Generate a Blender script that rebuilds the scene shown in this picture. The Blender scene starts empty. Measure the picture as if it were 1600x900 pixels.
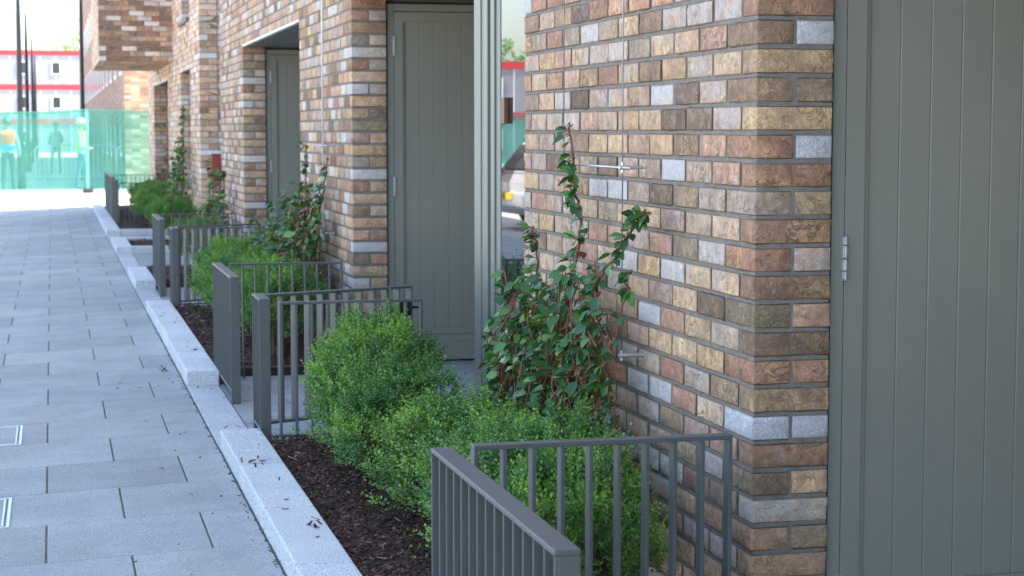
import bpy, bmesh, math, random
import numpy as np
from mathutils import Vector, noise, Matrix
R = math.radians
sc = bpy.context.scene
col = sc.collection
rnd = random.Random(7)

# ------------------------------------------------------------------ helpers
def lin(r, g, b):
    f = lambda c: (c/255/12.92) if c/255 <= .04045 else ((c/255+.055)/1.055)**2.4
    return (f(r), f(g), f(b))

def tag(o, label=None, cat=None, group=None, kind=None):
    if label: o['label'] = label
    if cat: o['category'] = cat
    if group: o['group'] = group
    if kind: o['kind'] = kind
    return o

def empty(name, loc=(0, 0, 0), rz=0, label=None, cat=None, group=None):
    o = bpy.data.objects.new(name, None)
    o.location = loc; o.rotation_euler.z = rz; o.empty_display_size = .2
    col.objects.link(o)
    return tag(o, label, cat, group)

def copy_tree(o, parent=None):
    c = o.copy(); col.objects.link(c)
    if parent is not None: c.parent = parent
    for ch in list(o.children): copy_tree(ch, c)
    return c

class MB:
    def __init__(s): s.v = []; s.f = []; s.c = []; s.mi = []; s.m = 0
    def add(s, vs, fs, c=None):
        n = len(s.v)
        s.v += [tuple(v) for v in vs]
        s.f += [tuple(i+n for i in f) for f in fs]
        s.mi += [s.m]*len(fs)
        s.c += [c if c else (1, 1, 1, 0)]*len(vs)
        return s
    def box(s, x0, x1, y0, y1, z0, z1, c=None, j=0):
        vs = [(x, y, z) for x in (x0, x1) for y in (y0, y1) for z in (z0, z1)]
        if j: vs = [tuple(a+rnd.uniform(-j, j) for a in v) for v in vs]
        return s.add(vs, [(0, 1, 3, 2), (4, 6, 7, 5), (0, 4, 5, 1), (2, 3, 7, 6), (0, 2, 6, 4), (1, 5, 7, 3)], c)
    def obox(s, cen, ax, ay, az, c=None):
        cen, ax, ay, az = map(Vector, (cen, ax, ay, az))
        vs = [cen+ax*i+ay*j+az*k for i in (-1, 1) for j in (-1, 1) for k in (-1, 1)]
        return s.add(vs, [(0, 1, 3, 2), (4, 6, 7, 5), (0, 4, 5, 1), (2, 3, 7, 6), (0, 2, 6, 4), (1, 5, 7, 3)], c)
    def tube(s, pts, rad, n=6, c=None, caps=True):
        pts = [Vector(p) for p in pts]
        rads = rad if isinstance(rad, (list, tuple)) else [rad]*len(pts)
        vs = []; fs = []
        up = None
        for i, p in enumerate(pts):
            d = (pts[min(i+1, len(pts)-1)]-pts[max(i-1, 0)]).normalized()
            if up is None: up = Vector((0, 0, 1)) if abs(d.z) < .9 else Vector((1, 0, 0))
            a = d.cross(up).normalized(); b = d.cross(a).normalized(); 
            up = -b if False else up
            for k in range(n):
                t = 2*math.pi*k/n
                vs.append(p+a*math.cos(t)*rads[i]+b*math.sin(t)*rads[i])
        for i in range(len(pts)-1):
            for k in range(n):
                fs.append((i*n+k, i*n+(k+1) % n, (i+1)*n+(k+1) % n, (i+1)*n+k))
        if caps:
            fs.append(tuple(range(n-1, -1, -1))); fs.append(tuple((len(pts)-1)*n+k for k in range(n)))
        return s.add(vs, fs, c)
    def lathe(s, prof, cen=(0, 0, 0), n=16, c=None, axis='z'):
        vs = []; fs = []
        for r, z in prof:
            for k in range(n):
                t = 2*math.pi*k/n
                p = (r*math.cos(t), r*math.sin(t), z)
                if axis == 'x': p = (z, r*math.cos(t), r*math.sin(t))
                if axis == 'y': p = (r*math.sin(t), z, r*math.cos(t))
                vs.append((p[0]+cen[0], p[1]+cen[1], p[2]+cen[2]))
        for i in range(len(prof)-1):
            for k in range(n):
                fs.append((i*n+k, i*n+(k+1) % n, (i+1)*n+(k+1) % n, (i+1)*n+k))
        fs.append(tuple(range(n-1, -1, -1))); fs.append(tuple((len(prof)-1)*n+k for k in range(n)))
        return s.add(vs, fs, c)
    def build(s, name, mats, parent=None, smooth=False, colors=False, bevel=0):
        me = bpy.data.meshes.new(name)
        me.from_pydata(s.v, [], s.f)
        mats = mats if isinstance(mats, (list, tuple)) else [mats]
        for m in mats: me.materials.append(m)
        if len(mats) > 1: me.polygons.foreach_set('material_index', s.mi)
        if colors:
            at = me.attributes.new('bcol', 'FLOAT_COLOR', 'POINT')
            at.data.foreach_set('color', np.array(s.c, dtype=np.float32).ravel())
        if smooth: me.polygons.foreach_set('use_smooth', [True]*len(me.polygons))
        me.update()
        o = bpy.data.objects.new(name, me); col.objects.link(o)
        if parent is not None: o.parent = parent
        if bevel:
            b = o.modifiers.new('bevel', 'BEVEL'); b.width = bevel; b.segments = 2; b.limit_method = 'ANGLE'; b.angle_limit = R(40)
        return o

# ------------------------------------------------------------------ materials
def new_mat(name):
    m = bpy.data.materials.new(name); m.use_nodes = True
    nt = m.node_tree
    for n in list(nt.nodes): nt.nodes.remove(n)
    out = nt.nodes.new('ShaderNodeOutputMaterial')
    b = nt.nodes.new('ShaderNodeBsdfPrincipled')
    nt.links.new(b.outputs[0], out.inputs[0])
    return m, nt, b, out

def nd(nt, t, **kw):
    n = nt.nodes.new(t)
    for k, v in kw.items():
        if k in n.inputs: n.inputs[k].default_value = v
        else: setattr(n, k, v)
    return n

def simple(name, rgb, rough=.5, metal=0, var=.08, vscale=6, bump=0, bscale=80, spec=.5):
    m, nt, b, out = new_mat(name)
    tc = nd(nt, 'ShaderNodeTexCoord')
    n = nd(nt, 'ShaderNodeTexNoise', Scale=vscale, Detail=5)
    nt.links.new(tc.outputs['Object'], n.inputs['Vector'])
    mr = nd(nt, 'ShaderNodeMapRange'); mr.inputs[1].default_value = .3; mr.inputs[2].default_value = .7
    mr.inputs[3].default_value = 1-var; mr.inputs[4].default_value = 1+var
    nt.links.new(n.outputs[0], mr.inputs[0])
    mx = nd(nt, 'ShaderNodeMix', data_type='RGBA', blend_type='MULTIPLY'); mx.inputs[0].default_value = 1
    mx.inputs[6].default_value = (*rgb, 1)
    nt.links.new(mr.outputs[0], mx.inputs[7])
    nt.links.new(mx.outputs[2], b.inputs['Base Color'])
    b.inputs['Roughness'].default_value = rough; b.inputs['Metallic'].default_value = metal
    b.inputs['Specular IOR Level'].default_value = spec
    mr2 = nd(nt, 'ShaderNodeMapRange'); mr2.inputs[3].default_value = max(0, rough-.1); mr2.inputs[4].default_value = min(1, rough+.1)
    nt.links.new(n.outputs[0], mr2.inputs[0]); nt.links.new(mr2.outputs[0], b.inputs['Roughness'])
    if bump:
        n2 = nd(nt, 'ShaderNodeTexNoise', Scale=bscale, Detail=6)
        nt.links.new(tc.outputs['Object'], n2.inputs['Vector'])
        bp = nd(nt, 'ShaderNodeBump', Strength=bump, Distance=.01)
        nt.links.new(n2.outputs[0], bp.inputs['Height']); nt.links.new(bp.outputs[0], b.inputs['Normal'])
    return m

def brick_mat(name, bump=.78):
    m, nt, b, out = new_mat(name)
    L = nt.links.new
    at = nd(nt, 'ShaderNodeAttribute', attribute_name='bcol')
    geo = nd(nt, 'ShaderNodeNewGeometry')
    off = nd(nt, 'ShaderNodeVectorMath', operation='MULTIPLY_ADD')
    off.inputs[1].default_value = (37, 53, 71)
    L(at.outputs['Color'], off.inputs[0]); L(geo.outputs['Position'], off.inputs[2])
    # light and dark burn marks that belong to each brick
    n1 = nd(nt, 'ShaderNodeTexNoise', Scale=16, Detail=6, Roughness=.7, Distortion=.8); L(off.outputs[0], n1.inputs['Vector'])
    r1 = nd(nt, 'ShaderNodeMapRange'); r1.inputs[1].default_value = .3; r1.inputs[2].default_value = .72
    r1.inputs[3].default_value = .64; r1.inputs[4].default_value = 1.32; L(n1.outputs[0], r1.inputs[0])
    m1 = nd(nt, 'ShaderNodeMix', data_type='RGBA', blend_type='MULTIPLY'); m1.inputs[0].default_value = 1
    L(at.outputs['Color'], m1.inputs[6]); L(r1.outputs[0], m1.inputs[7])
    # drifts of yellow / plum
    n2 = nd(nt, 'ShaderNodeTexNoise', Scale=9, Detail=3); L(off.outputs[0], n2.inputs['Vector'])
    cr = nd(nt, 'ShaderNodeValToRGB')
    cr.color_ramp.elements[0].position = .35; cr.color_ramp.elements[0].color = (.78, .70, .72, 1)
    cr.color_ramp.elements[1].position = .66; cr.color_ramp.elements[1].color = (1.16, 1.08, .90, 1)
    L(n2.outputs[0], cr.inputs[0])
    m2 = nd(nt, 'ShaderNodeMix', data_type='RGBA', blend_type='MULTIPLY'); m2.inputs[0].default_value = 1
    L(m1.outputs[2], m2.inputs[6]); L(cr.outputs[0], m2.inputs[7])
    # sooty pits
    n4 = nd(nt, 'ShaderNodeTexNoise', Scale=38, Detail=4, Roughness=.6, Distortion=1.2); L(off.outputs[0], n4.inputs['Vector'])
    r4 = nd(nt, 'ShaderNodeMapRange'); r4.inputs[1].default_value = .60; r4.inputs[2].default_value = .74; L(n4.outputs[0], r4.inputs[0])
    k4 = nd(nt, 'ShaderNodeMath', operation='MULTIPLY'); k4.inputs[1].default_value = .6; L(r4.outputs[0], k4.inputs[0])
    m4 = nd(nt, 'ShaderNodeMix', data_type='RGBA'); L(k4.outputs[0], m4.inputs[0]); L(m2.outputs[2], m4.inputs[6])
    m4.inputs[7].default_value = (.055, .045, .042, 1)
    # lime wash, amount per brick in alpha
    n3 = nd(nt, 'ShaderNodeTexNoise', Scale=15, Detail=8, Roughness=.8, Distortion=.9); L(off.outputs[0], n3.inputs['Vector'])
    ad = nd(nt, 'ShaderNodeMath', operation='ADD'); L(n3.outputs[0], ad.inputs[0]); L(at.outputs['Alpha'], ad.inputs[1])
    r3 = nd(nt, 'ShaderNodeMapRange'); r3.inputs[1].default_value = .56; r3.inputs[2].default_value = .90; L(ad.outputs[0], r3.inputs[0])
    m3 = nd(nt, 'ShaderNodeMix', data_type='RGBA'); L(r3.outputs[0], m3.inputs[0]); L(m4.outputs[2], m3.inputs[6])
    m3.inputs[7].default_value = (.68, .65, .63, 1)
    b.inputs['Roughness'].default_value = .9; b.inputs['Specular IOR Level'].default_value = .2
    # creased, sandy face
    n6 = nd(nt, 'ShaderNodeTexNoise', Scale=17, Detail=4, Roughness=.6, Distortion=1.7); L(off.outputs[0], n6.inputs['Vector'])
    s6 = nd(nt, 'ShaderNodeMath', operation='SUBTRACT'); s6.inputs[1].default_value = .5; L(n6.outputs[0], s6.inputs[0])
    a6 = nd(nt, 'ShaderNodeMath', operation='ABSOLUTE'); L(s6.outputs[0], a6.inputs[0])
    r6 = nd(nt, 'ShaderNodeMapRange'); r6.inputs[1].default_value = 0; r6.inputs[2].default_value = .045; r6.inputs[3].default_value = 1; r6.inputs[4].default_value = 0; L(a6.outputs[0], r6.inputs[0])
    g6 = nd(nt, 'ShaderNodeMath', operation='MULTIPLY'); L(r6.outputs[0], g6.inputs[0])
    k6 = nd(nt, 'ShaderNodeMapRange'); k6.inputs[1].default_value = .43; k6.inputs[2].default_value = .66; k6.inputs[4].default_value = .66; L(n2.outputs[0], k6.inputs[0]); 
    i6 = nd(nt, 'ShaderNodeMath', operation='MULTIPLY_ADD'); i6.inputs[1].default_value = -.75; i6.inputs[2].default_value = 1; L(r3.outputs[0], i6.inputs[0])
    j6 = nd(nt, 'ShaderNodeMath', operation='MULTIPLY'); L(k6.outputs[0], j6.inputs[0]); L(i6.outputs[0], j6.inputs[1]); L(j6.outputs[0], g6.inputs[1])
    m6 = nd(nt, 'ShaderNodeMix', data_type='RGBA'); L(g6.outputs[0], m6.inputs[0]); L(m3.outputs[2], m6.inputs[6]); m6.inputs[7].default_value = (.10, .085, .075, 1)
    L(m6.outputs[2], b.inputs['Base Color'])
    n5 = nd(nt, 'ShaderNodeTexNoise', Scale=30, Detail=5, Roughness=.5, Distortion=1.8); L(off.outputs[0], n5.inputs['Vector'])
    v5 = nd(nt, 'ShaderNodeTexVoronoi', Scale=60, feature='DISTANCE_TO_EDGE')
    dis = nd(nt, 'ShaderNodeVectorMath', operation='MULTIPLY_ADD'); dis.inputs[1].default_value = (.10, .10, .10)
    L(n5.outputs['Color'], dis.inputs[0]); L(off.outputs[0], dis.inputs[2]); L(dis.outputs[0], v5.inputs['Vector'])
    rv = nd(nt, 'ShaderNodeMapRange'); rv.inputs[2].default_value = .16; rv.inputs[3].default_value = 0; rv.inputs[4].default_value = .18
    L(v5.outputs['Distance'], rv.inputs[0])
    sm = nd(nt, 'ShaderNodeMath', operation='ADD'); L(n5.outputs[0], sm.inputs[0]); L(rv.outputs[0], sm.inputs[1])
    h6 = nd(nt, 'ShaderNodeMath', operation='MULTIPLY_ADD'); h6.inputs[1].default_value = -.75; L(g6.outputs[0], h6.inputs[0]); L(sm.outputs[0], h6.inputs[2])
    bp = nd(nt, 'ShaderNodeBump', Strength=bump, Distance=.014); L(h6.outputs[0], bp.inputs['Height']); L(bp.outputs[0], b.inputs['Normal'])
    return m

def brick_tex(name, lift=1.0):
    """far walls: brick courses as a texture"""
    m, nt, b, out = new_mat(name); L = nt.links.new
    geo = nd(nt, 'ShaderNodeNewGeometry')
    sp = nd(nt, 'ShaderNodeSeparateXYZ'); L(geo.outputs['Position'], sp.inputs[0])
    ad = nd(nt, 'ShaderNodeMath', operation='ADD'); L(sp.outputs[0], ad.inputs[0]); L(sp.outputs[1], ad.inputs[1])
    cb = nd(nt, 'ShaderNodeCombineXYZ'); L(ad.outputs[0], cb.inputs[0]); L(sp.outputs[2], cb.inputs[1])
    bt = nd(nt, 'ShaderNodeTexBrick', Scale=1.0); L(cb.outputs[0], bt.inputs['Vector'])
    bt.inputs['Brick Width'].default_value = .225; bt.inputs['Row Height'].default_value = .075; bt.inputs['Mortar Size'].default_value = .006
    bt.inputs['Color1'].default_value = (*[v*lift for v in lin(150, 126, 106)], 1); bt.inputs['Color2'].default_value = (*[v*lift for v in lin(118, 100, 92)], 1)
    bt.inputs['Mortar'].default_value = (.13, .12, .11, 1)
    n = nd(nt, 'ShaderNodeTexWhiteNoise', noise_dimensions='3D')
    sn = nd(nt, 'ShaderNodeVectorMath', operation='SNAP'); sn.inputs[1].default_value = (.225, .075, 1); L(cb.outputs[0], sn.inputs[0]); L(sn.outputs[0], n.inputs['Vector'])
    cr = nd(nt, 'ShaderNodeValToRGB')
    cr.color_ramp.elements[0].color = (.55, .5, .5, 1); cr.color_ramp.elements[1].color = (1.9, 2.0, 2.1, 1); cr.color_ramp.elements[1].position = 1
    e = cr.color_ramp.elements.new(.3); e.color = (1.1, .85, .75, 1)
    e = cr.color_ramp.elements.new(.85); e.color = (1.25, 1.15, .95, 1)
    L(n.outputs[0], cr.inputs[0])
    mx = nd(nt, 'ShaderNodeMix', data_type='RGBA', blend_type='MULTIPLY'); mx.inputs[0].default_value = 1
    L(bt.outputs[0], mx.inputs[6]); L(cr.outputs[0], mx.inputs[7]); L(mx.outputs[2], b.inputs['Base Color'])
    b.inputs['Roughness'].default_value = .9
    return m

def stone_mat(name, rgb, speck=.35, sscale=420, rough=.75, stain=.12, attr=True):
    m, nt, b, out = new_mat(name); L = nt.links.new
    geo = nd(nt, 'ShaderNodeNewGeometry')
    at = nd(nt, 'ShaderNodeAttribute', attribute_name='bcol')
    n1 = nd(nt, 'ShaderNodeTexNoise', Scale=sscale, Detail=2, Roughness=.6); L(geo.outputs['Position'], n1.inputs['Vector'])
    r1 = nd(nt, 'ShaderNodeMapRange'); r1.inputs[1].default_value = .36; r1.inputs[2].default_value = .64
    r1.inputs[3].default_value = 1-speck; r1.inputs[4].default_value = 1+speck*.8; L(n1.outputs[0], r1.inputs[0])
    n2 = nd(nt, 'ShaderNodeTexNoise', Scale=2.2, Detail=7, Roughness=.65); L(geo.outputs['Position'], n2.inputs['Vector'])
    r2 = nd(nt, 'ShaderNodeMapRange'); r2.inputs[1].default_value = .3; r2.inputs[2].default_value = .7
    r2.inputs[3].default_value = 1-stain; r2.inputs[4].default_value = 1+stain*.6; L(n2.outputs[0], r2.inputs[0])
    mu = nd(nt, 'ShaderNodeMath', operation='MULTIPLY'); L(r1.outputs[0], mu.inputs[0]); L(r2.outputs[0], mu.inputs[1])
    m1 = nd(nt, 'ShaderNodeMix', data_type='RGBA', blend_type='MULTIPLY'); m1.inputs[0].default_value = 1
    m1.inputs[6].default_value = (*rgb, 1); L(mu.outputs[0], m1.inputs[7])
    m2 = nd(nt, 'ShaderNodeMix', data_type='RGBA', blend_type='MULTIPLY'); m2.inputs[0].default_value = 1 if attr else 0
    L(m1.outputs[2], m2.inputs[6]); L(at.outputs['Color'], m2.inputs[7])
    L(m2.outputs[2], b.inputs['Base Color'])
    b.inputs['Roughness'].default_value = rough
    bp = nd(nt, 'ShaderNodeBump', Strength=.25, Distance=.003); L(n1.outputs[0], bp.inputs['Height']); L(bp.outputs[0], b.inputs['Normal'])
    return m

def leaf_mat(name, rough=.4, trans=.25, spec=.5):
    m, nt, b, out = new_mat(name); L = nt.links.new
    at = nd(nt, 'ShaderNodeAttribute', attribute_name='bcol')
    L(at.outputs['Color'], b.inputs['Base Color'])
    b.inputs['Roughness'].default_value = rough; b.inputs['Specular IOR Level'].default_value = spec
    tr = nd(nt, 'ShaderNodeBsdfTranslucent')
    br = nd(nt, 'ShaderNodeMix', data_type='RGBA', blend_type='MULTIPLY'); br.inputs[0].default_value = 1
    L(at.outputs['Color'], br.inputs[6]); br.inputs[7].default_value = (1.3, 1.5, .7, 1)
    L(br.outputs[2], tr.inputs[0])
    mx = nd(nt, 'ShaderNodeMixShader'); mx.inputs[0].default_value = trans
    L(b.outputs[0], mx.inputs[1]); L(tr.outputs[0], mx.inputs[2]); L(mx.outputs[0], out.inputs[0])
    return m

M = {}
M['brick'] = brick_mat('tumbled_brick')
M['brick_far'] = brick_mat('tumbled_brick_plain', .3)
M['brick_tex'] = brick_tex('brick_courses')
M['brick_tex_hazed'] = brick_tex('hazed_brick_courses', 1.35)  # same brick lightened for the far block: haze and overexposure put into the colour
M['mortar'] = simple('mortar', lin(126, 118, 108), .95, var=.18, vscale=25, bump=.4, bscale=160)
M['paint'] = simple('door_paint', lin(139, 137, 124), .42, var=.06, vscale=1.6, bump=.04, bscale=220)
M['paint_light'] = simple('frame_paint', lin(138, 138, 126), .38, var=.03, vscale=3)
M['seal'] = simple('dark_sealant', (.02, .022, .024), .7)
M['metal'] = simple('railing_paint', lin(84, 87, 85), .44, var=.10, vscale=9, metal=.0)
M['steel'] = simple('stainless_steel', (.55, .56, .58), .42, metal=1, var=.06, vscale=30)
M['satin'] = simple('satin_hinge_metal', (.62, .64, .66), .45, metal=.35, var=.06, vscale=30)
M['screen_paint'] = simple('screen_paint', lin(108, 113, 104), .36, var=.05, vscale=2)
M['trim'] = simple('pale_metal_trim', (.72, .73, .74), .4, metal=.2)
M['soffit'] = simple('soffit_panel', lin(92, 96, 92), .5)
M['granite'] = stone_mat('kerb_granite', lin(200, 203, 202), .62, 240, stain=.14)
M['paver'] = stone_mat('granite_pavers', lin(153, 158, 156), .42, 230, stain=.20)
M['joint'] = simple('paving_joint', lin(96, 95, 90), .95, var=.25, vscale=14)
M['moss'] = simple('joint_dirt', lin(78, 82, 66), .95, var=.3, vscale=8)
M['soil'] = simple('bark_soil', lin(60, 44, 34), .95, var=.4, vscale=30, bump=.8, bscale=90)
M['chips'] = leaf_mat('bark_chips', .7, 0, .3)
M['boxleaf'] = leaf_mat('box_leaf', .30, .22, .6)
M['camleaf'] = leaf_mat('climber_leaf', .36, .22, .35)
M['stem'] = simple('red_brown_stem', lin(122, 72, 50), .7, var=.25, vscale=20)
M['twig'] = simple('twig', lin(92, 80, 58), .85)
M['concrete'] = simple('dusty_concrete', (.46, .44, .40), .9, var=.10, vscale=.8, bump=.2, bscale=12)
M['ground'] = simple('site_ground', (.40, .385, .36), .95, var=.15, vscale=.3)
M['asphalt'] = simple('asphalt', (.055, .055, .058), .9, var=.15, vscale=1.5, bump=.3, bscale=60)
M['white'] = simple('white_panel', (.25, .26, .285), .5, var=.04)
M['red'] = simple('red_paint', (.50, .03, .035), .5)
M['brickred'] = simple('cabinet_red', (.30, .045, .03), .45)
M['dark'] = simple('dark_metal', (.02, .021, .023), .5)
M['winglass'] = simple('window_glass', (.03, .035, .04), .08, var=0, spec=.8)
M['slot'] = simple('dark_frame', (.03, .032, .035), .4)
M['wood'] = simple('brown_timber', lin(120, 74, 44), .5, var=.2, vscale=30)

def glass_mat():
    m, nt, b, out = new_mat('double_glazing')
    b.inputs['Base Color'].default_value = (.018, .022, .024, 1)
    b.inputs['Roughness'].default_value = .0
    b.inputs['IOR'].default_value = 2.1
    b.inputs['Specular IOR Level'].default_value = .5
    return m
M['glass'] = glass_mat()

def net_mat():
    m, nt, b, out = new_mat('debris_netting'); L = nt.links.new
    tc = nd(nt, 'ShaderNodeTexCoord')
    n = nd(nt, 'ShaderNodeTexNoise', Scale=1.6, Detail=5); L(tc.outputs['Object'], n.inputs['Vector'])
    r = nd(nt, 'ShaderNodeMapRange'); r.inputs[3].default_value = .40; r.inputs[4].default_value = .62; L(n.outputs[0], r.inputs[0])
    b.inputs['Base Color'].default_value = (.07, .27, .22, 1); b.inputs['Roughness'].default_value = .7
    tl = nd(nt, 'ShaderNodeBsdfTranslucent'); tl.inputs[0].default_value = (.055, .28, .225, 1)
    m1 = nd(nt, 'ShaderNodeMixShader'); m1.inputs[0].default_value = .5; L(b.outputs[0], m1.inputs[1]); L(tl.outputs[0], m1.inputs[2])
    tr = nd(nt, 'ShaderNodeBsdfTransparent'); tr.inputs[0].default_value = (.56, .95, .86, 1)
    m2 = nd(nt, 'ShaderNodeMixShader'); L(r.outputs[0], m2.inputs[0]); L(tr.outputs[0], m2.inputs[1]); L(m1.outputs[0], m2.inputs[2])
    L(m2.outputs[0], out.inputs[0])
    return m
M['net'] = net_mat()

# ------------------------------------------------------------------ bricks
PAL = [(13, (186, 166, 142), .03), (8, (198, 174, 132), .0), (10, (174, 126, 114), .0), (10, (188, 148, 136), .05),
       (7, (150, 132, 116), .0), (9, (168, 156, 150), .10), (9, (180, 158, 146), .15), (5, (116, 102, 98), .0),
       (3, (146, 144, 132), .04), (5, (200, 178, 150), .06), (10, (208, 202, 197), .30), (5, (192, 164, 124), .20)]
PW = [p[0] for p in PAL]
def warm(r, g, b):
    r, g, b = r*.80+.075, g*.80+.054, b*.80+.039
    y = .3*r+.55*g+.15*b; t = .52
    return ((r*(1-t)+y*t)*1.78, (g*(1-t)+y*t)*1.47, (b*(1-t)+y*t)*1.12)
def brick_col(r):
    w, c, lime = r.choices(PAL, PW)[0]
    k = r.uniform(.86, 1.12); a = lin(*c)
    a = warm(a[0], a[1]*r.uniform(.96, 1.03), a[2]*r.uniform(.93, 1.05))
    return (a[0]*k, a[1]*k, a[2]*k, max(0, lime+r.uniform(-.04, .07)))
def bc(r, g, b, lime=0.0): return (*(warm(*lin(r*1.12+8, g*1.12+8, b*1.12+8))), lime)
Z0, CH = -.053, .075

_tpl = {}
def tpl(nx, ny, nz):
    key = (nx, ny, nz)
    if key in _tpl: return _tpl[key]
    idx = {}; pts = []
    def g(i, j, k):
        if (i, j, k) not in idx: idx[(i, j, k)] = len(pts); pts.append((i, j, k))
        return idx[(i, j, k)]
    fs = []
    for i in range(nx):
        for j in range(ny):
            fs.append((g(i, j, 0), g(i, j+1, 0), g(i+1, j+1, 0), g(i+1, j, 0)))
            fs.append((g(i, j, nz), g(i+1, j, nz), g(i+1, j+1, nz), g(i, j+1, nz)))
    for i in range(nx):
        for k in range(nz):
            fs.append((g(i, 0, k), g(i+1, 0, k), g(i+1, 0, k+1), g(i, 0, k+1)))
            fs.append((g(i, ny, k), g(i, ny, k+1), g(i+1, ny, k+1), g(i+1, ny, k)))
    for j in range(ny):
        for k in range(nz):
            fs.append((g(0, j, k), g(0, j, k+1), g(0, j+1, k+1), g(0, j+1, k)))
            fs.append((g(nx, j, k), g(nx, j+1, k), g(nx, j+1, k+1), g(nx, j, k+1)))
    _tpl[key] = (pts, fs); return _tpl[key]

class Wall:
    """bricks laid in a local frame: a along the wall, d inward, z up"""
    def __init__(s, O, A, D, detail): s.mb = MB(); s.O = Vector(O); s.A = Vector(A); s.D = Vector(D); s.detail = detail; s.cores = []; s.r = random.Random(int(abs(O[0]*131+O[1]*977)) + 3)
    def brick(s, a0, a1, d0, d1, z0, z1, c=None, exp=(False, False)):
        c = c or brick_col(s.r); r = s.r
        j = .0015
        a0 += r.uniform(-j, j); a1 += r.uniform(-j, j); z1 += r.uniform(-.002, .001); d0 += r.uniform(-.0022, .0004)
        P = lambda a, d, z: s.O+s.A*a+s.D*d+Vector((0, 0, z))
        flip = s.A.cross(s.D).z < 0
        if s.detail == 0:
            vs = [P(a+r.uniform(-.002, .002), d, z+r.uniform(-.002, .002)) for a in (a0, a1) for d in (d0, d1) for z in (z0, z1)]
            fs = [(0, 1, 3, 2), (4, 6, 7, 5), (0, 4, 5, 1), (2, 3, 7, 6), (0, 2, 6, 4), (1, 5, 7, 3)]
        else:
            ln = a1-a0; dp = d1-d0
            rad = .0035
            na = max(3, int(round(ln/.028))) if s.detail == 2 else 3
            nb = max(3, int(round(dp/.030))) if s.detail == 2 else 3
            nz = 5 if s.detail == 2 else 3
            pts, fs = tpl(na, nb, nz)
            def ax(n, lo, hi):
                return [lo]+[lo+rad+(hi-lo-2*rad)*t/(n-2) for t in range(n-1)]+[hi]
            xa, xd, xz = ax(na, a0, a1), ax(nb, d0, d1), ax(nz, z0, z1)
            seed = Vector((r.uniform(-90, 90), r.uniform(-90, 90), r.uniform(-90, 90)))
            vs = []; cl = []; mo = (.125, .11, .095, 0)
            for i, jj, k in pts:
                e0 = (i == 0 and not exp[0]) or (i == na and not exp[1]); e1 = k in (0, nz)
                t = 0
                if e0 or e1: t = (.55 if e0 else .25) if jj == 0 else .95
                cl.append(tuple(c[q]*(1-t)+mo[q]*t for q in range(4)))
                p = Vector((xa[i], xd[jj], xz[k]))
                q = Vector((min(max(p.x, a0+rad), a1-rad), min(max(p.y, d0+rad), d1-rad), min(max(p.z, z0+rad), z1-rad)))
                dd = p-q
                if dd.length > 0:
                    n = dd.normalized(); p = q+n*rad
                    if s.detail == 2:
                        w = noise.noise(p*20+seed)*.0042+noise.noise(p*75+seed)*.0030; edge = (jj == 0) + (i in (0, na)) + e1 > 1
                        w = max(w*.7, -.0022) if edge else max(w, 0)
                        p = p+n*w
                vs.append(P(p.x, p.y, p.z))
        if flip: fs = [tuple(reversed(f)) for f in fs]
        if s.detail: n0 = len(s.mb.v); s.mb.add(vs, fs, c); s.mb.c[n0:] = cl
        else: s.mb.add(vs, fs, c)
    def courses(s, a0, a1, k0, k1, openings=(), q0=None, q1=None, phase=0.0, jamb=True, cols=None, headq=True):
        """openings: (a_lo, a_hi, k_lo, k_hi); q0/q1: course below which that end is an open corner"""
        for k in range(k0, k1):
            iv = [(a0, a1)]
            for (ol, oh, ka, kb) in openings:
                if ka <= k < kb:
                    nv = []
                    for (x, y) in iv:
                        if oh <= x+1e-6 or ol >= y-1e-6: nv.append((x, y)); continue
                        if ol > x+.02: nv.append((x, ol))
                        if oh < y-.02: nv.append((oh, y))
                    iv = nv
            z0 = Z0+k*CH+.005; z1 = z0+.065
            off = phase + (0 if k % 2 else -.1125)
            for (x, y) in iv:
                c0 = (x > a0+1e-6) or (q0 is not None and k < q0)
                c1 = (y < a1-1e-6) or (q1 is not None and k < q1)
                base = x if c0 else a0
                n0 = math.floor((x-base-off)/.225)-1
                b = base+off+n0*.225
                segs = []
                while b < y:
                    lo, hi = max(b, x), min(b+.2135, y)
                    if hi-lo > .03: segs.append([lo, hi])
                    b += .225
                if not segs: continue
                if segs[0][0]-x > .012: segs[0][0] = x
                if y-segs[-1][1] > .012: segs[-1][1] = y
                for i, (lo, hi) in enumerate(segs):
                    first, last = i == 0 and c0, i == len(segs)-1 and c1
                    short = hi-lo < .16
                    cc = None
                    if cols and first and k in cols: cc = cols[k][0]
                    s.brick(lo, hi, 0, .215 if (first or last) and short else .1025, z0, z1, cc, (first, last))
                    if jamb and (first or last) and not short:
                        cc = cols[k][1] if cols and first and k in cols and len(cols[k]) > 1 else None
                        if first: s.brick(lo, lo+.1025, .1125, .215, z0, z1, cc, (True, False))
                        else: s.brick(hi-.1025, hi, .1125, .215, z0, z1, cc, (False, True))
    def core(s, a0, a1, d0, d1, z0, z1):
        e = .007
        p = [s.O+s.A*a0+s.D*d0, s.O+s.A*a1+s.D*d1]
        s.cores.append((min(p[0].x, p[1].x), max(p[0].x, p[1].x), min(p[0].y, p[1].y), max(p[0].y, p[1].y), z0, z1))
    def build(s, parent):
        m = M['brick'] if s.detail else M['brick_far']
        w = s.mb.build('brick_wall', m, parent, smooth=s.detail > 0, colors=True)
        cb = MB()
        for c in s.cores: cb.box(*c)
        cb.build('mortar', M['mortar'], w)
        return w

FX = 1.80                       # street face of the houses
KL, KT = 31, 58                 # lintel course, top of the modelled courses
ZL = Z0+KL*CH; ZT = Z0+KT*CH
TOP = 7.9

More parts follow.
